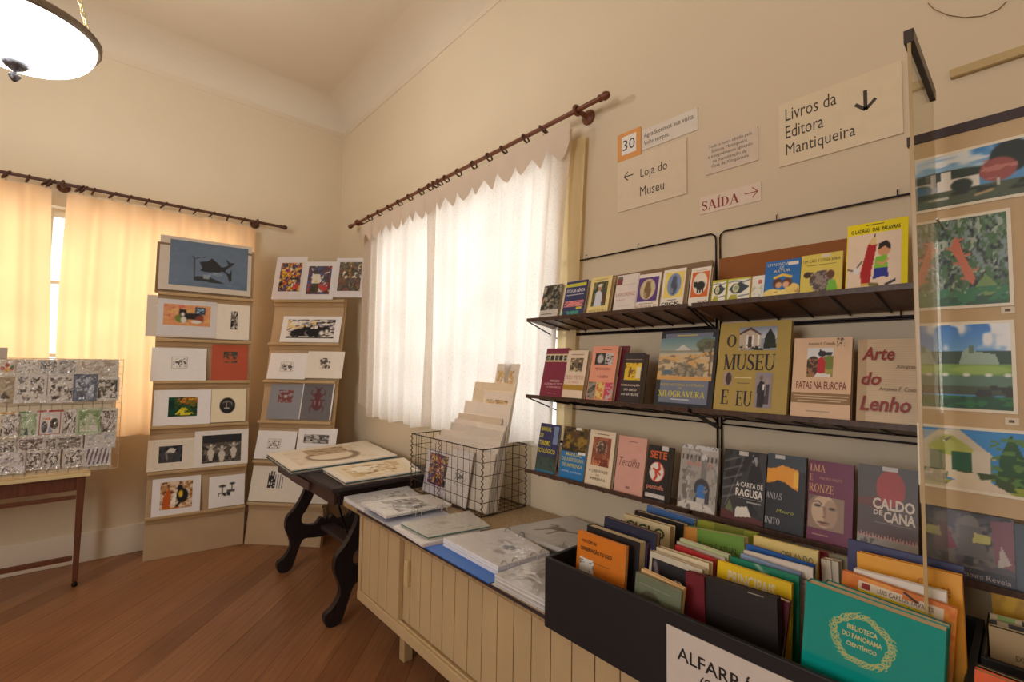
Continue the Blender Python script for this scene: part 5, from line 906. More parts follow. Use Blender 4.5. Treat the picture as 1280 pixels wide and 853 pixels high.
def a_hill(): a = Art(56, 84, (34, 36, 42)); a.rect(0, 0.8, 1, 1, (56, 64, 74)); a.poly([(0, 0.60), (0, 0.80), (0.2, 0.81), (0.4, 0.86), (0.62, 0.84), (0.8, 0.82), (0.82, 0.56), (0.7, 0.58), (0.5, 0.64), (0.3, 0.66), (0.15, 0.62)], (236, 158, 40)); a.rect(0.7, 0.6, 0.82, 0.8, (246, 190, 70)); return a
def a_juice(): a = Art(72, 96, (84, 70, 66)); a.grad(0, 0, 1, 1, (90, 66, 62), (82, 76, 74)); a.ell(0.56, 0.76, 0.24, 0.20, (168, 60, 54)); a.poly([(0, 0.55), (0, 0.62), (0.4, 0.66), (0.4, 0.5)], (110, 60, 50)); a.rect(0, 0, 1, 0.2, (150, 144, 136)); [a.poly([(x, 0.19), (x + 0.02, 0.25), (x + 0.045, 0.19)], (196, 140, 136)) for x in np.arange(0, 1, 0.05)]; a.cloud(10, 3, (90, 86, 82), 0.5, 0.56, 0, 0.0, 0.36, 0.18); a.cloud(10, 6, (80, 78, 74), 0.5, 0.56, 0.45, 0.02, 0.72, 0.12); return a
def a_stone(): a = Art(60, 70, (88, 84, 94)); a.mottle([(60, 58, 66), (120, 112, 108)], 4, 3); a.poly([(0.0, 0.2), (0.1, 0.9), (0.3, 0.3)], (126, 64, 80)); a.poly([(0.78, 0.15), (0.72, 0.9), (1, 0.95), (1, 0.1)], (136, 84, 96)); a.ell(0.46, 0.8, 0.12, 0.14, (130, 124, 120)); a.poly([(0.3, 0.2), (0.34, 0.75), (0.6, 0.75), (0.7, 0.2)], (108, 102, 104)); a.poly([(0.5, 0.46), (0.52, 0.64), (0.72, 0.62), (0.72, 0.48)], (196, 190, 110)); a.poly([(0.8, 0.1), (0.84, 0.5), (0.96, 0.2)], (190, 180, 176)); return a
def fly(*ops): return ops
YEL, BLK, NVY = (232, 206, 40), (40, 36, 36), (40, 46, 92)

# ---- wall racks: three rows of two
SX, SLOPE = 1.60, math.tan(rad(9))
ROW = {1: 1.733, 2: 1.358, 3: 0.998}
UN = {'A': (1.670, 0.828), 'B': (0.812, -0.14)}
names = {(1, 'A'): 'top left wall book rack of dark wire with sloping brown shelf', (1, 'B'): 'top right wall book rack holding the yellow picture book', (2, 'A'): 'middle left wall book rack of dark wire with brown shelf', (2, 'B'): 'middle right wall book rack with the large olive book',
         (3, 'A'): 'lowest left wall book rack above the open binders', (3, 'B'): 'lowest right wall book rack above the black book crate'}
for (r, un), lab in names.items():
    zs = ROW[r]; y1, y0 = UN[un]; O = A3(SX, (y0 + y1) / 2, zs); o = thing('wall_book_rack', lab, 'book rack', T(*O), 'wire book racks on the wall'); XB = XW - 0.014
    def P(x, y, z): return A3(x, y, z) - O
    zb = zs - (XB - SX) * SLOPE; q = MB(); V = [P(SX + 0.004, y0 + 0.006, zs - 0.010), P(XB, y0 + 0.006, zb - 0.010), P(XB, y1 - 0.006, zb - 0.010), P(SX + 0.004, y1 - 0.006, zs - 0.010), P(SX + 0.004, y0 + 0.006, zs - 0.002), P(XB, y0 + 0.006, zb - 0.002), P(XB, y1 - 0.006, zb - 0.002), P(SX + 0.004, y1 - 0.006, zs - 0.002)]
    q.hexa(V, (128, 86, 58), 'wood'); q.build('shelf_board', o, bevel=0.001)
    q = MB(); q.box(P(SX - 0.004, y0, zs - 0.013), P(SX + 0.004, y1, zs + 0.004), (82, 58, 46), 'wood'); q.build('front_lip', o, bevel=0.001)
    DW_ = (44, 34, 36)
    for y in (y0, y1):
        q = MB(); q.tube([P(SX, y, zs - 0.008), P(XB - 0.01, y, zs - 0.085), P(XB, y, zs - 0.07), P(XB, y, zs + 0.292)], 0.0035, DW_, 'metal', 6); q.build('side_wire', o, smooth=True)
    q = MB(); q.tube([P(XB, y0, zs + 0.285), P(XB, y0 + 0.003, zs + 0.300), P(XB, y0 + 0.018, zs + 0.312), P(XB, y1 - 0.018, zs + 0.312), P(XB, y1 - 0.003, zs + 0.300), P(XB, y1, zs + 0.285)], 0.0036, DW_, 'metal', 6); q.build('top_wire', o, smooth=True)
    q = MB(); q.tube([P(XB, y0, zs - 0.07), P(XB, y1, zs - 0.07)], 0.0035, DW_, 'metal', 6); q.build('back_wire', o, smooth=True)
    for k in range(1, 9):
        y = y0 + (y1 - y0) * k / 9; q = MB(); q.tube([P(SX, y, zs - 0.014), P(XB, y, zb - 0.013)], 0.0032, DW_, 'metal', 5); q.build('cross_wire', o)
    for f in (0.22, 0.58):
        y = y1 + (y0 - y1) * f; q = MB(); q.tube([P(XW - 0.001, y, zs + 0.312), P(XB - 0.006, y, zs + 0.312), P(XB - 0.008, y, zs + 0.328), P(XB + 0.002, y, zs + 0.334)], 0.002, DW_, 'metal', 5); q.build('wall_hook', o)
for lab, y1, y0, c in (('brown hardboard panel behind the small books on top rack', 0.806, 0.375, (150, 92, 48)), ('grey-brown hardboard panel behind the books of top left rack', 1.43, 0.832, (140, 112, 84))):
    zb = ROW[1] - (1.79 - SX) * SLOPE; q = MB(); q.box((0, 0, -0.004), (y1 - y0, 1.935 - zb, 0), c, 'board'); f = Fr((1.79, y1, zb), (0, -1, 0), (0.10, 0, 1)); tag(q.build('backing_board', M=f.mat()), lab, 'board')
RFR = {}
for r, tl in ((1, 14), (2, 13), (3, 11)):
    RFR[r] = Fr((SX + 0.022, 0, ROW[r] - 0.022 * SLOPE + 0.0), (0, -1, 0), (math.sin(rad(tl)), 0, math.cos(rad(tl))))
def sb(row, lab, xl, xr, yt, col, ops=(), t_=0.016, yb=None, pages=(216, 200, 172), m='cover', w0=0.0, **kw):
    """a book on a rack: left and right edge read at mid height, top read at its left corner"""
    f = RFR[row]; ymid = {1: 365, 2: 470, 3: 600}[row]; yb0 = {1: 380, 2: 505, 3: 620}[row] if yb is None else yb
    u0 = f.uv(xl, (yt + yb0) / 2, w=w0)[0]; u1 = f.uv(xr, (yt + yb0) / 2, w=w0)[0]; v1 = f.uv(xl, yt, w=w0)[1]
    return book(f.mat(u0, 0.0, w0), u1 - u0, v1, t_, col, lab, 'books on the wall racks', ops, pages, m, **kw)
LT = lambda s_, x0, y0, x1, y1, c, b_=0.0, sh=0.0: ('t', x0, y0, x1, y1, s_, c, b_, sh)
RC = lambda x0, y0, x1, y1, c: ('r', x0, y0, x1, y1, c)
PC = lambda a, x0, y0, x1, y1: ('p', x0, y0, x1, y1, a)
# top row
sb(1, 'grey book with a black and white photo cover, far left of top shelf', 677.5, 699.5, 358.4, (206, 200, 190), [PC(a_bwphoto(3), 0.0, 0.26, 1, 0.98), RC(0.0, 0.5, 0.06, 0.6, (220, 110, 50)), RC(0.1, 0.13, 0.7, 0.155, (120, 116, 108))], 0.02, 395)
sb(1, 'navy book with yellow heading and green stripes, second on top shelf', 705.5, 731.5, 354, (46, 52, 100), [RC(0, 0.84, 0.95, 0.93, (196, 196, 60)), LT('ÉTICA DA CIÊNCIA', 0.08, 0.68, 0.92, 0.79, (232, 228, 226), 0.01), RC(0.1, 0.6, 0.9, 0.62, (200, 198, 200)), RC(0.06, 0.28, 0.95, 0.44, (226, 136, 130)), PC(Art(24, 8, (226, 136, 130)).cloud(9, 3, (46, 52, 100), 0.55, 0.6), 0.06, 0.3, 0.95, 0.42), RC(0, 0, 0.82, 0.16, (60, 150, 130)), PC(Art(20, 10, (60, 150, 130)).cloud(8, 4, (46, 52, 100), 0.5, 0.55, ax=0.2), 0, 0, 0.82, 0.16), RC(0.65, 0.2, 0.9, 0.26, (210, 200, 60))], 0.018, 393)
sb(1, 'cream book with photo of an old man, third on top shelf', 737, 762, 348.6, (232, 212, 142), [PC(a_man(), 0.14, 0.22, 0.84, 0.86), LT('MESTRE DO CÉU', 0.08, 0.06, 0.9, 0.14, (150, 90, 60)), RC(0.2, 0.91, 0.8, 0.925, (150, 130, 80))], 0.022, 391)
sb(1, 'white book with a small dark red corner, fourth on top shelf', 769, 796.5, 346, (224, 214, 206), [RC(0.02, 0.74, 0.28, 0.92, (130, 60, 60)), RC(0.05, 0.9, 0.26, 0.96, (110, 110, 90)), LT('LAIVORENZ', 0.06, 0.42, 0.9, 0.52, (190, 140, 130)), RC(0.1, 0.32, 0.5, 0.34, (214, 176, 166)), RC(0.3, 0.72, 0.9, 0.73, (190, 180, 176)), RC(0.2, 0.16, 0.8, 0.17, (190, 180, 176))], 0.022, 388)
sb(1, 'white book with an oval portrait on purple, top shelf', 795.5, 824, 345, (232, 222, 210), [RC(0.06, 0.24, 0.92, 0.9, (88, 56, 130)), PC(ELL((88, 56, 130), (206, 190, 150), (120, 96, 60)), 0.1, 0.26, 0.88, 0.88), LT('BURNALD', 0.05, 0.06, 0.95, 0.14, (180, 150, 120)), RC(0.2, 0.17, 0.8, 0.185, (150, 130, 110))], 0.018, 386)
sb(1, 'yellow-bordered book with an oval blue portrait lettered DICK, top shelf', 828, 855.5, 339, (236, 228, 214), [RC(0.1, 0.26, 0.94, 0.92, (236, 216, 110)), PC(ELL((236, 216, 110), (130, 150, 190), (74, 84, 106)), 0.16, 0.28, 0.9, 0.91), LT('DICK,', 0.06, 0.06, 0.9, 0.15, (40, 36, 34), 0.03), RC(0.3, 0.19, 0.7, 0.21, (120, 110, 100))], 0.03, 380)
sb(1, 'white book with a dark animal in an orange frame, top shelf', 862.5, 887, 336.6, (234, 226, 214), [PC(a_beast(), 0.08, 0.22, 0.94, 0.88), LT('ZOO', 0.45, 0.03, 0.95, 0.12, (90, 84, 80), 0.02), RC(0.25, 0.91, 0.8, 0.925, (190, 180, 170))], 0.016, 377)
sb(1, 'small fish-eye card with green border at left end of the brown panel', 889.5, 908, 351.6, (188, 186, 50), [PC(a_fishcard(), 0.08, 0.1, 0.95, 0.9)], 0.006, 377, m='gloss', name='card', cat='card')
sb(1, 'wider fish-eye card with green border, second before the brown panel', 909, 938, 349.5, (198, 200, 70), [PC(a_fishcard(), 0.04, 0.04, 0.97, 0.93)], 0.006, 374, w0=0.004, name='card', cat='card')
sb(1, 'small white card with orange edge and tiny square, left of blue book', 939, 955, 346, (236, 232, 224), [RC(0, 0, 0.06, 1, (226, 140, 90)), RC(0.55, 0.66, 0.8, 0.82, (216, 110, 90)), PC(Art(16, 18, (236, 232, 224)).cloud(5, 3, (190, 200, 170), 0.5, 0.6), 0.1, 0.06, 0.9, 0.6)], 0.006, 371, name='card', cat='card')
sb(1, 'blue picture book with two sleeping faces among yellow flowers', 956, 1000, 328.6, (40, 112, 188), [PC(a_sleepers(), 0.0, 0.0, 1, 0.64), LT('UM NOVO AMIGO', 0.06, 0.86, 0.94, 0.94, (226, 224, 190)), LT('DE', 0.42, 0.78, 0.54, 0.84, (226, 224, 190)), LT('ARTUR', 0.25, 0.68, 0.72, 0.75, (226, 224, 190)), RC(0.66, 0.84, 0.94, 0.92, (232, 230, 226))], 0.008, 370)
sb(1, 'yellow picture book with a sketched old figure and children', 1001, 1052.5, 321, (226, 208, 98), [PC(a_oldlady(), 0.04, 0.02, 0.98, 0.64), LT('UM CÃO É COISA SÉRIA', 0.05, 0.80, 0.95, 0.89, (96, 80, 50)), RC(0.15, 0.72, 0.85, 0.735, (150, 130, 80)), RC(0.5, 0.9, 0.72, 0.97, (226, 214, 200))], 0.008, 366)
sb(1, 'large bright yellow picture book with a red pencil and child', 1058, 1135, 283.8, (240, 222, 24), [RC(0.11, 0.0, 0.90, 0.83, (236, 214, 190)), PC(a_reader(), 0.02, 0.02, 0.84, 0.83), LT('O LADRÃO  DAS  PALAVRAS', 0.07, 0.855, 0.88, 0.925, (50, 44, 24), 0.02), RC(0.32, 0.955, 0.62, 0.968, (130, 116, 40))], 0.006, 361)
# middle row
sb(2, 'maroon book with a row of five tiny photos, far left of middle shelf', 679, 707, 436, (130, 36, 66), [RC(0, 0.72, 1, 0.88, (222, 206, 170)), PC(Art(40, 8, (222, 206, 170)).rect(0.04, 0.1, 0.19, 0.9, BLK).rect(0.24, 0.1, 0.39, 0.9, BLK).rect(0.44, 0.1, 0.59, 0.9, BLK).rect(0.64, 0.1, 0.79, 0.9, BLK).rect(0.84, 0.1, 0.97, 0.9, BLK).cloud(9, 3, (130, 150, 150), 0.5, 0.6, 0.04, 0.2, 0.96, 0.8), 0, 0.74, 1, 0.86), LT('MARGENS', 0.38, 0.31, 0.8, 0.355, (236, 196, 196)), LT('A LEITURA DO TEXTO', 0.15, 0.25, 0.95, 0.29, (236, 196, 196)), LT('LITERÁRIO', 0.25, 0.19, 0.9, 0.23, (236, 196, 196)), RC(0.35, 0.08, 0.75, 0.09, (200, 130, 140))], 0.016, 495)
sb(2, 'cream book with an ochre band and small photo, second on middle shelf', 706, 731.5, 438.6, (232, 212, 188), [PC(Art(24, 24, (120, 100, 80)).mottle([(60, 50, 44), (210, 190, 150)], 4, 5), 0.2, 0.56, 0.82, 0.84), RC(0, 0.18, 1, 0.29, (178, 140, 56)), LT('SELO FEITO', 0.06, 0.40, 0.95, 0.48, (190, 130, 120)), LT('À MÃO', 0.25, 0.32, 0.7, 0.37, (190, 130, 120)), RC(0.2, 0.90, 0.8, 0.92, (170, 140, 120))], 0.022, 498)
sb(2, 'pink book with a strip of black photo and three pictures', 737, 769, 433.5, (232, 158, 130), [PC(Art(30, 16, (36, 34, 36)).ell(0.3, 0.5, 0.18, 0.4, (190, 186, 180)).rect(0.56, 0, 1, 1, (206, 200, 196)).cloud(7, 3, (60, 58, 60), 0.5, 0.55, 0.5, 0, 1, 1), 0.15, 0.66, 0.84, 0.87), LT('MENSAGEIRO', 0.2, 0.56, 0.82, 0.605, (150, 80, 70)), LT('A GAZETA', 0.32, 0.42, 0.76, 0.46, (120, 60, 56)), RC(0.4, 0.925, 0.75, 0.94, (150, 86, 76)), PC(Art(44, 26, (232, 158, 130)).rect(0, 0, 0.32, 1, (150, 144, 130)).cloud(8, 3, (70, 76, 66), 0.5, 0.55, 0, 0, 0.32, 1).rect(0.36, 0, 0.64, 1, (226, 206, 120)).cloud(8, 5, (206, 120, 60), 0.5, 0.55, 0.36, 0, 0.64, 1).rect(0.68, 0, 1, 1, (190, 176, 176)).cloud(6, 4, (206, 70, 96), 0.5, 0.55, 0.68, 0, 1, 1), 0.03, 0.04, 0.98, 0.34)], 0.022, 500)
sb(2, 'wine red book edge hidden behind the pink book', 772.5, 784, 433, (110, 34, 50), [], 0.01, 470, w0=-0.03)
sb(2, 'black book with a yellow picture panel, middle shelf', 777, 803, 441.6, (52, 40, 40), [RC(0.12, 0.46, 0.9, 0.80, (226, 190, 46)), PC(Art(24, 24, (226, 190, 46)).cloud(6, 3, (120, 90, 30), 0.6, 0.66).rect(0.7, 0.1, 0.98, 0.75, (230, 220, 180)).line([(0.3, 0.2), (0.34, 0.7)], 0.05, (110, 70, 40)), 0.12, 0.46, 0.9, 0.8), LT('COMUNICAÇÃO', 0.02, 0.335, 0.92, 0.385, (226, 206, 190), 0.02), LT('DO GRITO', 0.2, 0.25, 0.8, 0.295, (216, 206, 200), 0.02), LT('AO SATÉLITE', 0.08, 0.16, 0.9, 0.21, (216, 206, 200), 0.02), RC(0.1, 0.86, 0.9, 0.875, (150, 130, 110))], 0.03, 504, pages=(150, 138, 124))
sb(2, 'large black-bordered book with a painted landscape, middle shelf', 822.5, 893.5, 415, (44, 46, 54), [RC(0.08, 0.06, 0.92, 0.96, (116, 124, 144)), PC(a_landscape(), 0.0, 0.35, 0.96, 0.90), LT('BREVE HISTÓRIA ILUSTRADA', 0.08, 0.275, 0.86, 0.315, (196, 180, 50)), LT('DA', 0.42, 0.235, 0.48, 0.26, (196, 180, 50)), LT('XILOGRAVURA', 0.06, 0.135, 0.88, 0.215, (216, 206, 36), 'serif'), RC(0.3, 0.1, 0.62, 0.112, (206, 206, 206)), RC(0.3, 0.925, 0.66, 0.938, (206, 190, 90))], 0.012, 508)
sb(2, 'large olive book with villa photo and big dark lettering', 896.5, 986.5, 405, (176, 152, 80), [PC(a_villa(), 0.30, 0.68, 0.82, 0.94), LT('O', 0.12, 0.72, 0.26, 0.86, (44, 40, 52), 'serif'), LT('MUSEU', 0.10, 0.46, 0.82, 0.64, (44, 40, 52), 'serif'), PC(Art(16, 22, (170, 150, 150)).ell(0.6, 0.5, 0.36, 0.46, (70, 50, 46)), 0.12, 0.29, 0.24, 0.44), LT('E', 0.10, 0.085, 0.21, 0.24, (44, 40, 52), 'serif'), LT('EU', 0.32, 0.075, 0.545, 0.235, (44, 40, 52), 'serif'), PC(a_suit(), 0.58, 0.07, 0.80, 0.44), RC(0.28, 0.37, 0.52, 0.385, (214, 198, 140)), RC(0.32, 0.315, 0.5, 0.325, (130, 116, 70))], 0.016, 509)
sb(2, 'cream book with a dog in a red coat, middle shelf', 990.5, 1064, 423.5, (224, 190, 156), [PC(a_dogred(), 0.25, 0.51, 0.70, 0.87), LT('PATAS NA EUROPA', 0.08, 0.36, 0.93, 0.455, (130, 48, 42), 0.01), RC(0, 0.19, 1, 0.315, (148, 112, 70)), RC(0.04, 0.275, 0.97, 0.285, (206, 184, 150)), RC(0.06, 0.245, 0.95, 0.254, (206, 184, 150)), RC(0.12, 0.215, 0.85, 0.224, (206, 184, 150)), LT('Antonio F. Costella', 0.26, 0.905, 0.72, 0.945, (90, 76, 64)), PC(Art(14, 14, (224, 190, 156)).cloud(5, 6, (60, 50, 46), 0.58, 0.62), 0.75, 0.88, 0.88, 0.99), RC(0.28, 0.09, 0.68, 0.1, (170, 150, 130))], 0.022, 518)
sb(2, 'ribbed cream book with dark red italic lettering, middle shelf right', 1071.5, 1158, 425, (214, 190, 156), [RC(0, 0, 0.14, 1, (186, 158, 122))] + [RC(0.14, y, 1, y + 0.004, (196, 172, 138)) for y in np.arange(0.03, 1, 0.027)] + [LT('Arte', 0.07, 0.74, 0.56, 0.90, (140, 34, 30), 0.02, 0.25), LT('do', 0.07, 0.445, 0.37, 0.60, (140, 34, 30), 0.02, 0.25), LT('Lenho', 0.06, 0.145, 0.80, 0.32, (140, 34, 30), 0.02, 0.25), LT('Xilogravura', 0.58, 0.635, 0.98, 0.685, (96, 80, 66), 0, 0.2), LT('Antonio F. Costella', 0.34, 0.385, 0.96, 0.43, (96, 80, 66), 0, 0.2)], 0.014, 527)
# lowest row
sb(3, 'navy and green book with yellow heading, far left of lowest shelf', 672.5, 697, 528, (48, 52, 100), [PC(Art(20, 14, (60, 82, 76)).cloud(4, 3, (44, 62, 60), 0.5, 0.6), 0, 0.0, 1, 0.34), RC(0, 0, 1, 0.06, (50, 110, 140)), LT('MANUAL', 0.06, 0.84, 0.6, 0.93, (206, 200, 50), 0.02), LT('DE', 0.05, 0.71, 0.22, 0.79, (206, 200, 50), 0.02), LT('TURISMO', 0.05, 0.55, 0.62, 0.65, (206, 200, 50), 0.02), LT('ECOLÓGICO', 0.03, 0.40, 0.92, 0.51, (206, 200, 50), 0.02), RC(0.74, 0.6, 0.98, 0.96, (120, 140, 180))], 0.014, 588)
sb(3, 'blue book with a brown picture top, second on lowest shelf', 702, 733, 532, (36, 120, 186), [PC(Art(28, 26, (84, 66, 40)).mottle([(150, 120, 50), (44, 40, 30)], 4, 5), 0, 0.52, 1, 1), LT('MANUAL', 0.2, 0.44, 0.85, 0.51, (206, 196, 90), 0.01), LT('DE ASSESSORIA', 0.06, 0.34, 0.96, 0.41, (206, 196, 90), 0.01), LT('DE IMPRENSA', 0.1, 0.23, 0.92, 0.30, (206, 196, 90), 0.01), LT('teoria e prática', 0.1, 0.12, 0.9, 0.17, (206, 220, 232)), RC(0.7, 0.49, 0.98, 0.54, (232, 228, 222)), RC(0.5, 0.95, 0.72, 1.0, (226, 222, 216))], 0.016, 596)
sb(3, 'cream book with a brown framed lion picture, lowest shelf', 734.5, 767, 536.4, (228, 212, 186), [PC(a_lion(), 0.16, 0.36, 0.86, 0.88), LT('A LIBERDADE', 0.12, 0.24, 0.86, 0.29, (90, 72, 60)), LT('DE', 0.42, 0.175, 0.55, 0.21, (90, 72, 60)), LT('IMPRENSA', 0.2, 0.10, 0.8, 0.15, (90, 72, 60)), RC(0.3, 0.93, 0.75, 0.945, (120, 100, 84))], 0.018, 605)
sb(3, 'plain pink book with thin script lettering, lowest shelf', 770.5, 806.5, 543.5, (216, 164, 150), [LT('Tercilha', 0.1, 0.47, 0.82, 0.62, (70, 50, 48), -0.008, 0.35), RC(0.38, 0.905, 0.68, 0.92, (160, 112, 104)), RC(0.42, 0.09, 0.56, 0.13, (150, 110, 104))], 0.008, 614)
sb(3, 'black book with a round orange emblem, lowest shelf', 808, 836, 555, (42, 38, 40), [LT('SETE', 0.1, 0.76, 0.88, 0.90, (206, 96, 46), 0.03), PC(a_emblem(), 0.1, 0.32, 0.86, 0.72), LT('pantufa', 0.08, 0.18, 0.84, 0.29, (206, 130, 110), 0.02), RC(0.05, 0.05, 0.92, 0.12, (206, 200, 194)), RC(0.62, 0.92, 0.92, 1.0, (206, 200, 194))], 0.034, 622, pages=(130, 124, 118))
sb(3, 'grey book showing a stone castle gate, lowest shelf', 849.5, 897, 553.7, (172, 166, 160), [PC(a_castle(), 0, 0, 1, 1)], 0.012, 634)
sb(3, 'dark book with white lettering and an open letter, lowest shelf', 903.5, 957, 560, (56, 54, 56), [PC(a_letter(), 0, 0, 1, 1), LT('A CARTA DE', 0.33, 0.49, 0.95, 0.56, (216, 210, 204), 0.015), LT('RAGUSA', 0.33, 0.36, 0.96, 0.47, (222, 216, 210), 0.03), RC(0.4, 0.335, 0.95, 0.34, (160, 156, 150)), RC(0.6, 0.285, 0.93, 0.305, (160, 156, 150)), RC(0.36, 0.93, 0.58, 0.99, (196, 190, 184))], 0.014, 644)
sb(3, 'black book with an orange torn shape, lowest shelf', 958, 1006.5, 565.8, (38, 40, 46), [PC(a_hill(), 0, 0, 1, 1), LT('ANJAS', 0.0, 0.40, 0.42, 0.49, (176, 174, 174), 'serif'), LT('Mauro', 0.3, 0.245, 0.74, 0.29, (176, 180, 50), 0, 0.2), LT('INITO', 0.0, 0.08, 0.40, 0.17, (176, 174, 174), 'serif'), RC(0.2, 0.94, 0.46, 0.99, (190, 190, 190))], 0.018, 656)
sb(3, 'purple book with a sculpted stone face, lowest shelf', 1010, 1066.5, 574, (112, 36, 72), [PC(a_head(), 0.02, 0.16, 0.82, 0.56), LT('LMA', 0.03, 0.86, 0.38, 0.95, (212, 160, 110), 'serif'), LT('E', 0.03, 0.74, 0.1, 0.82, (212, 160, 110), 'serif'), LT('RONZE', 0.02, 0.60, 0.58, 0.71, (212, 160, 110), 'serif'), LT('MAURO FALFO', 0.26, 0.765, 0.76, 0.80, (196, 140, 120)), RC(0.12, 0.08, 0.48, 0.095, (176, 120, 120))], 0.014, 668)
sb(3, 'large dark grey book with a red disc and stencil lettering', 1072, 1148, 579, (84, 72, 68), [PC(a_juice(), 0, 0, 1, 1), LT('CALDO', 0.26, 0.52, 0.95, 0.645, (206, 190, 176), 0.035), LT('DE', 0.28, 0.455, 0.43, 0.51, (206, 190, 176), 0.03), LT('CANA', 0.45, 0.39, 0.96, 0.51, (206, 190, 176), 0.035), RC(0.3, 0.37, 0.9, 0.376, (150, 130, 124)), RC(0.42, 0.95, 0.68, 1.0, (200, 190, 184))], 0.014, 690)
sb(3, 'large slate book with a worn stone figure, below the photo board', 1168, 1268, 633, (84, 82, 94), [PC(a_stone(), 0.0, 0.18, 1, 1), RC(0, 0.0, 1, 0.18, (62, 62, 74)), LT('Tesouro', 0.32, 0.05, 0.62, 0.12, (170, 160, 160)), LT('Revela', 0.66, 0.05, 0.95, 0.12, (170, 160, 160))], 0.012, 720)
sb(3, 'plain slate blue book at the right edge of lowest shelf', 1269, 1330, 655, (74, 82, 96), [], 0.012, 730, w0=-0.004)

# ================================================================== black crates of second-hand books
BKC = (30, 29, 32); CF_ = 1.035; CB_ = 1.56
def crate(label, x0, x1, y0, y1, z0, z1, ke=0.012):
    O = A3((x0 + x1) / 2, (y0 + y1) / 2, z0); o = thing('book_crate', label, 'crate', T(*O), 'black book crates'); k = 0.012
    for nm, lo, hi in (('front_panel', (x0, y0, z0), (x0 + k, y1, z1)), ('back_panel', (x1 - k, y0, z0), (x1, y1, z1)), ('end_panel', (x0 + k + 0.0005, y1 - ke, z0), (x1 - k - 0.0005, y1, z1)), ('end_panel', (x0 + k + 0.0005, y0, z0), (x1 - k - 0.0005, y0 + k, z1)), ('bottom_panel', (x0 + k + 0.0005, y0 + k + 0.0005, z0), (x1 - k - 0.0005, y1 - k - 0.0005, z0 + 0.006))):
        q = MB(); q.box(np.subtract(lo, O), np.subtract(hi, O), BKC, 'painted_wood'); q.build(nm, o, bevel=0.0015)
    return o
CRZ0, CRZ1 = CT + 0.001, 0.932
c1 = crate('long black crate of used books at the front of the cabinet', CF_, CB_, 0.088, 0.988, CRZ0, CRZ1)
x2 = max(1.12, PZ(1184, 807, CRZ1)[0])
c2 = crate('second black crate at the right edge of the picture', x2, 1.62, -0.48, 0.085, CRZ0, CRZ1, 0.005)
f = Fr((CF_, 0, 0), (0, -1, 0), (0, 0, 1)); u0, v1 = f.uv(834, 780); q = MB(); w, h = 0.297, 0.15; q.box((0, 0, 0), (w, h, 0.002), (206, 196, 188), 'paper')
q.text('ALFARRÁBIOS', w * 0.09, h * 0.56, w * 0.94, h * 0.80, 0.0025, (44, 38, 38), 'paper', 0.012); q.text('(SEBO)', w * 0.27, h * 0.28, w * 0.62, h * 0.48, 0.0025, (44, 38, 38), 'paper', 0.006)
tag(q.build('crate_sign', M=f.mat(u0, v1 - h, 0.0006)), 'white paper sign lettered ALFARRÁBIOS on the black crate front', 'sign')
GCB = 'used books in the black crates'
def kb(lab, tl, tr, zt, t_, col, ops=(), pages=(206, 188, 150), lean=8.0, x=None, m='cover', right=False, **kw):
    """book standing in a crate; tl and tr are the pixels of its top corners, zt the height of the top-left corner"""
    p = PZ(tl[0], tl[1], zt) if x is None else PX(tl[0], tl[1], x); zt = p[2]; p2 = PX(tr[0], tr[1], p[0])
    if right or (x is not None and x >= x2): p = p + (p2 - p) * max(0.0, (p[1] - 0.078) / (p[1] - p2[1]))       # keep inside the second crate
    elif p2[1] < 0.102: p2 = p + (p2 - p) * ((p[1] - 0.102) / (p[1] - p2[1]))
    zt = p[2]; ex = p2 - p; w = np.linalg.norm(ex); ex = ex / w
    if abs(ex[2]) > 0.12: ex = A3(0, ex[1], 0.12 * np.sign(ex[2])); ex /= np.linalg.norm(ex)
    up = A3(math.sin(rad(lean)), 0, math.cos(rad(lean))); up = up - (up @ ex) * ex; up /= np.linalg.norm(up)
    zb = (CT + 0.0015 if right else CRZ0 + 0.008) + max(0, -ex[2]) * w; h = (zt - zb) / up[2]; fr = Fr(p - up * h, ex, up)
    if p[0] - h * math.sin(rad(lean)) < CF_ + 0.016: fr.o = fr.o + A3(CF_ + 0.016 - fr.o[0], 0, 0)
    return book(fr.mat(), w, h, t_, col, lab, GCB, ops, pages, m, **kw)
# first column, front to back
kb('orange paperback with black heading, front left of the black crate', (722.8, 662.8), (783, 684), 1.005, 0.012, (214, 122, 36), [LT('NOÇÕES DE', 0.10, 0.89, 0.42, 0.935, (66, 44, 30), 0.03), LT('CONSERVAÇÃO DO SOLO', 0.08, 0.80, 0.74, 0.86, (66, 44, 30), 0.03), RC(0.40, 0.71, 0.70, 0.72, (160, 96, 40)), RC(0.08, 0.58, 0.38, 0.73, (226, 220, 214)), PC(Art(18, 14, (226, 220, 214)).cloud(5, 3, (60, 54, 54), 0.62, 0.66), 0.08, 0.58, 0.38, 0.73)], lean=5)
kb('thick cream-leaved book with black cover behind the orange one', (734, 656.6), (800, 679), 1.008, 0.034, (44, 40, 42), [], (214, 198, 162), lean=5)
kb('purple-brown thin book in the left row of the crate', (752, 660), (810, 680), 1.0, 0.014, (70, 54, 92), [], (120, 70, 60), lean=6)
kb('navy book with a line of white lettering, left row of crate', (756, 646), (821.6, 668), 1.03, 0.02, (42, 44, 66), [RC(0.05, 0.72, 0.98, 0.76, (42, 44, 66)), LT('A ECONOMIA BRASILEIRA CONTEMPORÂNEA', 0.04, 0.80, 0.93, 0.855, (176, 176, 186), 0.01)], (150, 124, 92), lean=7)
kb('cream book with green-lettered band and thick leaves, left row', (780, 642.5), (838, 659), 1.02, 0.03, (216, 200, 160), [LT('CICLO', 0.06, 0.84, 0.9, 0.95, (66, 84, 60), 0.02)], (190, 168, 132), lean=8)
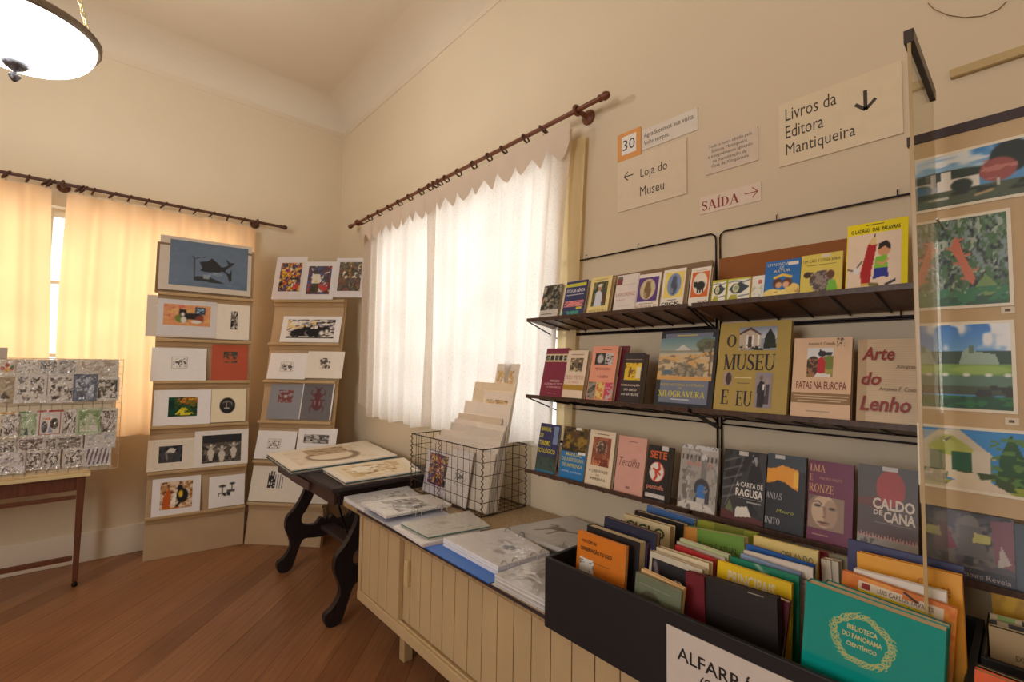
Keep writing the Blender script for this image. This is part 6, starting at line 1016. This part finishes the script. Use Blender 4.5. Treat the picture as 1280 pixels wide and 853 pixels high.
kb('black thick book with cream leaves near the back of left row', (793.5, 638), (855, 656), 1.01, 0.03, (36, 34, 36), [], (206, 190, 158), lean=8)
kb('blue-spined book at the back of the left row', (809, 632), (868, 650), 1.01, 0.022, (64, 106, 170), [RC(0.04, 0.86, 0.96, 0.92, (40, 70, 130))], (214, 200, 168), lean=8)
kb('olive green book under the lowest shelf edge', (872, 650), (946, 667), 1.0, 0.02, (150, 156, 50), [RC(0.3, 0.5, 0.8, 1.0, (120, 128, 40))], (190, 180, 120), lean=8)
# second column
kb('grey-green paperback with a small yellow shape and white O', (795, 715), (852, 740), 0.968, 0.01, (112, 120, 96), [PC(Art(40, 36, (112, 120, 96)).ell(0.36, 0.55, 0.28, 0.3, (84, 84, 66)).ell(0.42, 0.5, 0.12, 0.16, (206, 166, 66)).ell(0.44, 0.62, 0.06, 0.07, (206, 166, 66)), 0, 0.3, 1, 0.95), LT('O', 0.56, 0.42, 0.68, 0.6, (216, 206, 180)), RC(0.1, 0.9, 0.8, 0.905, (160, 160, 140))], lean=4)
kb('orange-edged cream booklet behind the grey-green paperback', (802, 711), (855, 736.5), 0.972, 0.012, (226, 186, 132), [], (230, 196, 150), lean=4)
kb('white-edged book with a black panel and small emblem', (813, 689), (878, 713), 0.99, 0.016, (206, 196, 176), [RC(0.05, 0.0, 0.92, 0.94, (46, 44, 48)), RC(0.05, 0.0, 0.5, 0.7, (170, 160, 130)), PC(Art(24, 24, (46, 44, 48)).line([(0.2, 0.9), (0.5, 0.4), (0.7, 0.2)], 0.1, (130, 116, 126)), 0.05, 0.55, 0.4, 0.92), LT('SP', 0.5, 0.66, 0.66, 0.80, (206, 200, 196), 0.01)], lean=6)
kb('thick cream book in the second row of the crate', (820.6, 684), (886, 705), 0.992, 0.024, (222, 206, 172), [], (206, 188, 154), lean=7)
kb('red book between cream ones in the second row', (844, 681), (895, 700), 0.995, 0.012, (180, 40, 40), [], (200, 180, 150), lean=7)
kb('orange and green striped booklet, second row', (850, 673), (911, 694), 0.998, 0.012, (226, 214, 190), [RC(0, 0.88, 1, 0.94, (214, 130, 60)), RC(0, 0.94, 1, 1, (190, 200, 150))], lean=7)
kb('grey-white booklet with red stripe, second row of crate', (846, 677), (906, 698), 0.992, 0.008, (206, 196, 180), [RC(0, 0.9, 1, 0.95, (196, 110, 90))], lean=7)
kb('green and orange book with cream leaves below the lowest shelf', (850.6, 657.5), (930, 672), 1.0, 0.034, (110, 150, 60), [RC(0, 0.7, 0.28, 1, (206, 140, 60)), LT('TUDO É ATUAL', 0.28, 0.80, 0.9, 0.88, (80, 84, 44), 0.01)], (224, 204, 166), lean=8)
# third column
kb('narrow dark red book beside the black leather one', (857, 715), (880, 722), 0.985, 0.02, (112, 32, 42), [], (120, 40, 46), lean=4)
kb('large black leather book at the front of the crate', (877, 720), (971, 749), 0.985, 0.024, (42, 36, 36), [RC(0.64, 0.975, 0.84, 0.985, (150, 140, 126)), RC(0.25, 0.72, 0.62, 0.725, (66, 58, 54))], (70, 60, 54), m='cover', lean=5)
kb('maroon book with white leaves right of the black leather book', (968, 746), (986, 754), 0.975, 0.02, (110, 40, 60), [], (206, 196, 182), lean=5)
kb('yellow book lettered PRINCIPAIS behind the black leather book', (897, 700.6), (989.7, 730.6), 1.0, 0.012, (236, 196, 22), [LT('PRINCIPAIS', 0.16, 0.83, 0.80, 0.945, (228, 216, 180), 0.02), LT('FLORES', 0.16, 0.70, 0.5, 0.8, (228, 216, 180), 0.02)], lean=6)
kb('green booklet with a pale diagonal, third row of crate', (913, 696), (999, 721), 1.0, 0.008, (26, 130, 100), [PC(Art(40, 30, (26, 130, 100)).line([(0.4, 1), (0.8, 0.4)], 0.03, (160, 190, 170)).line([(0.55, 0.9), (0.6, 0.3)], 0.015, (140, 180, 160)), 0, 0.6, 1, 1)], lean=7)
kb('pale blue booklet edge in the third row', (926, 692), (1001, 717), 1.004, 0.008, (140, 160, 196), [], (190, 190, 196), lean=7)
kb('white booklet with fine print below the blue book', (929.7, 688), (1016, 711), 1.006, 0.01, (226, 212, 196), [RC(0.35, 0.88, 0.95, 0.895, (150, 140, 130)), RC(0.4, 0.84, 0.9, 0.85, (160, 150, 140))], lean=7)
kb('bright blue book with a line of pale lettering', (933, 680), (1018, 707), 1.01, 0.012, (30, 90, 170), [LT('OBSERVAÇÕES AGRÍCOLAS', 0.08, 0.895, 0.92, 0.95, (150, 176, 206), 0.005)], (206, 200, 190), lean=8)
kb('pale yellow book lettered ORLANDO', (942, 669.7), (1022, 690), 1.018, 0.016, (234, 208, 130), [LT('ORLANDO', 0.46, 0.86, 0.94, 0.93, (80, 100, 60), -0.005)], (214, 180, 80), lean=8)
kb('cream book spine right of the pale yellow book', (1026, 699), (1038, 701.5), 1.0, 0.03, (222, 206, 180), [], (214, 196, 168), lean=5)
kb('white book edge beside the cream spine', (1038, 701), (1048, 703.5), 1.0, 0.03, (214, 200, 178), [], (206, 190, 164), lean=5)
kb('dark red sliver of a book behind the pale yellow one', (1022, 688), (1037, 692), 1.0, 0.02, (130, 40, 50), [], lean=8)
kb('olive-grey book behind the cream spines', (1036, 692), (1060, 698), 1.0, 0.02, (132, 124, 96), [], lean=8)
# front right
def a_wreath():
    a = Art(110, 124, (10, 146, 138)); c = (196, 190, 120)
    for k in range(46):
        w = 2 * math.pi * k / 46; r = 1 + 0.07 * math.sin(5 * w); x, y = 0.5 + 0.40 * r * math.cos(w), 0.5 + 0.42 * r * math.sin(w); s_ = 0.05 + 0.012 * math.sin(k * 2.7)
        a.line([(x + s_ * math.cos(q + w), y + s_ * 0.8 * math.sin(q + w)) for q in np.linspace(0, 4.6, 9)], 0.0062, c)
    for ph in (0, 1.6, 3.1): a.line([(0.5 + (0.40 + 0.045 * math.sin(9 * w + ph)) * math.cos(w), 0.5 + (0.42 + 0.045 * math.sin(9 * w + ph)) * math.sin(w)) for w in np.linspace(0, 2 * math.pi, 150)], 0.006, c)
    return a
kb('large teal hardback with a gold wreath, front of the crate', (1008, 727), (1183, 790), 1.094, 0.03, (10, 146, 138), [PC(a_wreath(), 0.19, 0.635, 0.72, 0.935), LT('BIBLIOTECA', 0.345, 0.825, 0.565, 0.853, (206, 198, 130), 0.015), LT('DO PANORAMA', 0.31, 0.78, 0.60, 0.808, (206, 198, 130), 0.015), LT('CIENTÍFICO', 0.345, 0.735, 0.565, 0.763, (206, 198, 130), 0.015)], (214, 196, 160), lean=4, x=CF_ + 0.055, m='gloss')
kb('second teal hardback directly behind the gold wreath one', (1030, 728), (1187, 786), 1.1, 0.026, (16, 120, 116), [], (220, 206, 176), lean=4, x=CF_ + 0.098)
kb('book with yellow and white bands and orange border, crate right', (1053.6, 713), (1197, 762), 1.08, 0.014, (214, 116, 34), [PC(Art(60, 40, (214, 116, 34)).cloud(5, 4, (230, 150, 60), 0.5, 0.6), 0, 0.5, 1, 1), RC(0.16, 0.5, 0.90, 0.975, (226, 206, 180)), RC(0.16, 0.0, 0.82, 0.925, (236, 206, 30)), RC(0.19, 0.932, 0.27, 0.966, (150, 40, 36)), LT('LUIS CARLOS TAVARES', 0.34, 0.935, 0.82, 0.962, (96, 80, 70), 0.005), PC(Art(24, 18, (214, 116, 34)).line([(0.1, 0.9), (0.9, 0.1)], 0.12, BLK), 0.56, 0.955, 0.7, 0.995)], lean=6, x=1.20)
kb('white leaves of a stitched booklet, crate right', (1067, 711), (1183, 741), 1.06, 0.016, (226, 218, 206), [], (226, 218, 206), lean=7, x=1.225)
kb('ochre yellow book with faint red lettering, crate right', (1071, 690), (1209, 722), 1.06, 0.02, (226, 158, 28), [LT('C', 0.60, 0.88, 0.66, 0.94, (190, 110, 30)), LT('ne', 0.82, 0.87, 0.90, 0.92, (190, 110, 30))], (206, 150, 60), lean=7, x=1.28)
kb('large navy framed book behind the ochre one', (1060, 674), (1209, 710), 1.06, 0.014, (40, 40, 92), [], (206, 200, 190), lean=8, x=1.33)
# second crate
kb('orange-red book standing in front of the second crate', (1195, 828), (1300, 868), 0.95, 0.014, (222, 98, 52), [RC(0.1, 0.9, 0.5, 0.92, (230, 150, 110))], lean=4, x=1.13, right=True)
kb('dark book with gold lettering behind the orange-red book', (1205, 826), (1300, 862), 0.95, 0.012, (56, 48, 40), [LT('SOM', 0.45, 0.9, 0.68, 0.97, (206, 190, 60))], lean=4, x=1.165, right=True)
kb('beige book with small dark lettering, second crate', (1215, 776.6), (1320, 806), 1.0, 0.02, (206, 182, 144), [LT('EXPE', 0.40, 0.74, 0.6, 0.79, (80, 64, 50))], (70, 64, 50), lean=5, x=x2 + 0.12)
kb('grey magazine in the second crate behind the beige book', (1213, 768), (1320, 796), 1.0, 0.008, (176, 160, 130), [RC(0.0, 0.9, 0.12, 1, (50, 46, 44)), RC(0.3, 0.88, 0.55, 1, (60, 54, 50))], lean=6, x=x2 + 0.15)
kb('magazine with a pale green patch at its top, second crate', (1216, 762), (1320, 788), 1.0, 0.008, (196, 182, 150), [RC(0.12, 0.86, 0.4, 1, (140, 170, 100)), RC(0.5, 0.86, 0.8, 1, (60, 54, 50))], lean=6, x=x2 + 0.17)
kb('yellow book at the back of the second crate', (1233, 740), (1340, 764), 1.0, 0.02, (196, 156, 24), [PC(Art(30, 30, (196, 156, 24)).cloud(4, 4, (170, 130, 20), 0.5, 0.6), 0, 0.4, 1, 1)], lean=7, x=x2 + 0.24)

# ================================================================== photo board and acrylic pane at the right
XP = 1.57; FB = Fr((XP, 0, 0), (0, -1, 0), (0, 0, 1)); ub = FB.uv(1146, 500)[0]; zt_ = FB.uv(1141, 181)[1]; zb_ = FB.uv(1150, 629)[1]
o = thing('photo_board', 'beige board of garden photographs with dark top strip at right edge', 'board', FB.mat(ub, zb_)); wB, hB = 0.52, zt_ - zb_
q = MB(); q.box((0, 0, -0.012), (wB, hB, 0), (204, 178, 142), 'board'); q.build('panel', o, bevel=0.001)
q = MB(); q.box((-0.004, hB - 0.002, -0.016), (wB, hB + 0.022, 0.004), (54, 38, 42), 'plastic'); q.build('top_strip', o, bevel=0.001)
for v in (0.62, 0.12):
    q = MB(); q.box((0.16, v, -(XW - XP) + 0.002), (0.185, v + 0.025, -0.0125), (150, 124, 88), 'wood'); q.build('wall_arm', o, bevel=0.001)
def a_white_house(): a = Art(76, 44, (90, 150, 200)); a.grad(0, 0.55, 1, 1, (190, 214, 226), (56, 130, 200)); a.cloud(3, 4, (220, 228, 232), 0.5, 0.7, 0, 0.6, 1, 1, ax=2); a.ell(0.3, 0.55, 0.4, 0.14, (46, 60, 50)); a.ell(0.85, 0.72, 0.18, 0.3, (40, 50, 44)); a.rect(0.2, 0.3, 0.58, 0.5, (226, 222, 214)); a.rect(0.24, 0.5, 0.32, 0.66, (226, 222, 214)); a.rect(0, 0, 1, 0.3, (80, 92, 70)); a.ell(0.42, 0.36, 0.1, 0.12, (40, 52, 40)); a.ell(0.74, 0.52, 0.16, 0.22, (156, 84, 78)); a.cloud(9, 7, (190, 120, 110), 0.56, 0.6, 0.6, 0.36, 0.9, 0.74); a.rect(0.73, 0.22, 0.75, 0.36, (196, 190, 180)); a.cloud(4, 9, (40, 48, 38), 0.5, 0.6, 0, 0, 1, 0.26, ax=2); a.rect(0.1, 0.12, 0.3, 0.18, (190, 190, 176)); a.line([(0.55, 0.12), (0.68, 0.16)], 0.02, (190, 160, 110)); return a
def a_jungle(): a = Art(70, 88, (62, 84, 60)); a.mottle([(36, 52, 40), (110, 136, 104), (28, 34, 34), (130, 150, 150), (70, 110, 64)], 6, 5); a.cloud(11, 31, (160, 176, 160), 0.64, 0.68); a.poly([(0.30, 0.80), (0.22, 0.66), (0.34, 0.50), (0.40, 0.34), (0.52, 0.22), (0.56, 0.30), (0.50, 0.42), (0.42, 0.56), (0.36, 0.72)], (206, 116, 84)); [a.line([(0.26 + 0.05 * k, 0.74 - 0.09 * k), (0.26 + 0.05 * k + (-1) ** k * 0.14, 0.76 - 0.09 * k)], 0.014, (200, 120, 90)) for k in range(6)]; a.poly([(0.55, 0.2), (0.7, 0.34), (0.9, 0.16), (0.7, 0.08)], (120, 150, 80)); a.rect(0, 0, 1, 0.1, (40, 86, 56)); a.cloud(6, 9, (50, 120, 76), 0.45, 0.55, 0, 0, 1, 0.2, ax=2); return a
def a_lawn(): a = Art(74, 78, (86, 150, 210)); a.grad(0, 0.6, 1, 1, (120, 176, 224), (50, 120, 206)); a.cloud(3, 8, (232, 236, 240), 0.42, 0.56, 0, 0.66, 1, 1, ax=1.6); a.rect(0, 0.52, 1, 0.68, (44, 70, 48)); a.poly([(0.3, 0.52), (0.36, 0.68), (0.5, 0.76), (0.5, 0.68), (0.8, 0.64), (0.85, 0.52)], (150, 176, 160)); a.rect(0.45, 0.66, 0.52, 0.75, (90, 120, 100)); a.rect(0, 0.38, 1, 0.52, (122, 160, 66)); a.ell(0.6, 0.46, 0.4, 0.05, (150, 184, 84)); a.rect(0.0, 0.27, 1, 0.40, (90, 124, 104)); a.rect(0, 0.16, 1, 0.27, (66, 76, 50)); a.cloud(5, 4, (40, 40, 30), 0.5, 0.6, 0, 0.14, 1, 0.28, ax=2); a.rect(0, 0, 1, 0.15, (22, 74, 40)); a.cloud(4, 6, (34, 110, 54), 0.5, 0.6, 0, 0, 1, 0.15, ax=3); [a.ell(x, 0.4, 0.05, 0.02, (226, 226, 220)) for x in (0.1, 0.4, 0.7, 0.95)]; return a
def a_garden_house(): a = Art(84, 60, (60, 140, 206)); a.poly([(0, 0.2), (0, 0.95), (0.3, 0.95), (0.62, 0.55), (0.6, 0.1)], (222, 210, 184)); a.ell(0.30, 0.72, 0.2, 0.18, (176, 186, 90)); a.poly([(0.2, 1), (0.36, 1), (0.68, 0.55), (0.62, 0.52)], (206, 196, 176)); a.rect(0.28, 0.3, 0.46, 0.62, (36, 96, 66)); a.rect(0.48, 0.15, 0.62, 0.65, (216, 206, 186)); a.poly([(0.66, 0.1), (0.7, 0.6), (0.80, 0.98), (0.90, 0.6), (1, 0.4), (1, 0.1)], (40, 84, 44)); a.cloud(9, 4, (90, 130, 60), 0.54, 0.6, 0.62, 0.1, 1, 0.9); a.rect(0.9, 0.5, 1, 0.62, (206, 196, 176)); a.rect(0, 0, 1, 0.12, (150, 160, 60)); a.cloud(7, 7, (60, 80, 40), 0.5, 0.56, 0, 0.05, 1, 0.3); a.poly([(0.2, 0.0), (0.35, 0.2), (0.62, 0.16), (0.8, 0.0)], (222, 206, 180)); return a
def photo(lab, tl, tr, br, art, rot=0.0, w=None):
    u0, v1 = FB.uv(*tl, w=0.003); u1, _ = FB.uv(*tr, w=0.003); _, v0 = FB.uv(*br, w=0.003); ww = w or u1 - u0; hh = v1 - v0; q = MB(); q.box((0, 0, 0), (ww, hh, 0.0015), (232, 222, 200), 'cover'); m_ = 0.007; q.pic(art, m_, m_, ww - m_, hh - m_, 0.0019, 'cover')
    tag(q.build('photograph', M=FB.mat(u0, v0, 0.001, rot)), lab, 'photograph', 'photographs on the beige board')
photo('photograph of a white house and a red tree, top of the board', (1141, 201), (1300, 150), (1140, 269), a_white_house(), w=0.21)
photo('photograph of a reddish flower spike in dense green plants', (1163, 276), (1263, 259), (1163, 388), a_jungle())
photo('photograph of a lawn and pale house under cloudy blue sky', (1166, 404), (1268, 401), (1165, 512), a_lawn())
photo('photograph of a cream house with an arched window and a fir tree', (1146, 529), (1300, 547), (1147, 606), a_garden_house(), w=0.21)
for lab, x, y in (('small white price tag below the white house photograph', 1275, 242), ('small white price tag below the flower spike photograph', 1260, 388), ('small white price tag below the lawn photograph', 1265, 527)):
    u, v = FB.uv(x, y); q = MB(); q.box((-0.011, -0.008, 0), (0.011, 0.008, 0.001), (226, 214, 192), 'paper'); q.rect(-0.005, -0.003, 0.004, 0.003, 0.0014, (120, 104, 90), 'paper'); tag(q.build('price_tag', M=FB.mat(u, v, 0.001)), lab, 'tag', 'price tags on the board')
XN = 1.17; pn = PX(1148, 430, XN); pf = PX(1175, 430, 1.475); d = pf - pn; d[2] = 0; L_ = float(np.linalg.norm(d)); zb_p, zt_p = PX(1160, 775, XN)[2], PX(1137, 46, XN)[2]
fp = Fr((pn[0], pn[1], zb_p), d, (0, 0, 1)); o = thing('acrylic_pane', 'clear acrylic pane with dark top clip standing out from the photo board', 'pane', fp.mat()); hP = zt_p - zb_p
q = MB(); q.box((0, 0, -0.0025), (L_, hP, 0.0025), (255, 255, 255), 'acrylic'); q.build('sheet', o)
q = MB(); q.box((-0.004, hP - 0.012, -0.008), (L_ * 0.985, hP + 0.014, 0.008), (58, 48, 44), 'plastic'); q.build('top_clip', o, bevel=0.001)
q = MB(); q.box((-0.002, 0.0, -0.0028), (0.0, hP - 0.0125, 0.0028), (176, 152, 110), 'plastic'); q.build('edge_strip', o)
for v in (0.30, hP - 0.30):
    q = MB(); q.tube([(L_ - 0.012, v, 0.0028), (L_ + (XP - 1.475), v, 0.0028)], 0.0025, (190, 186, 176), 'metal', 8); q.build('standoff', o, smooth=True)
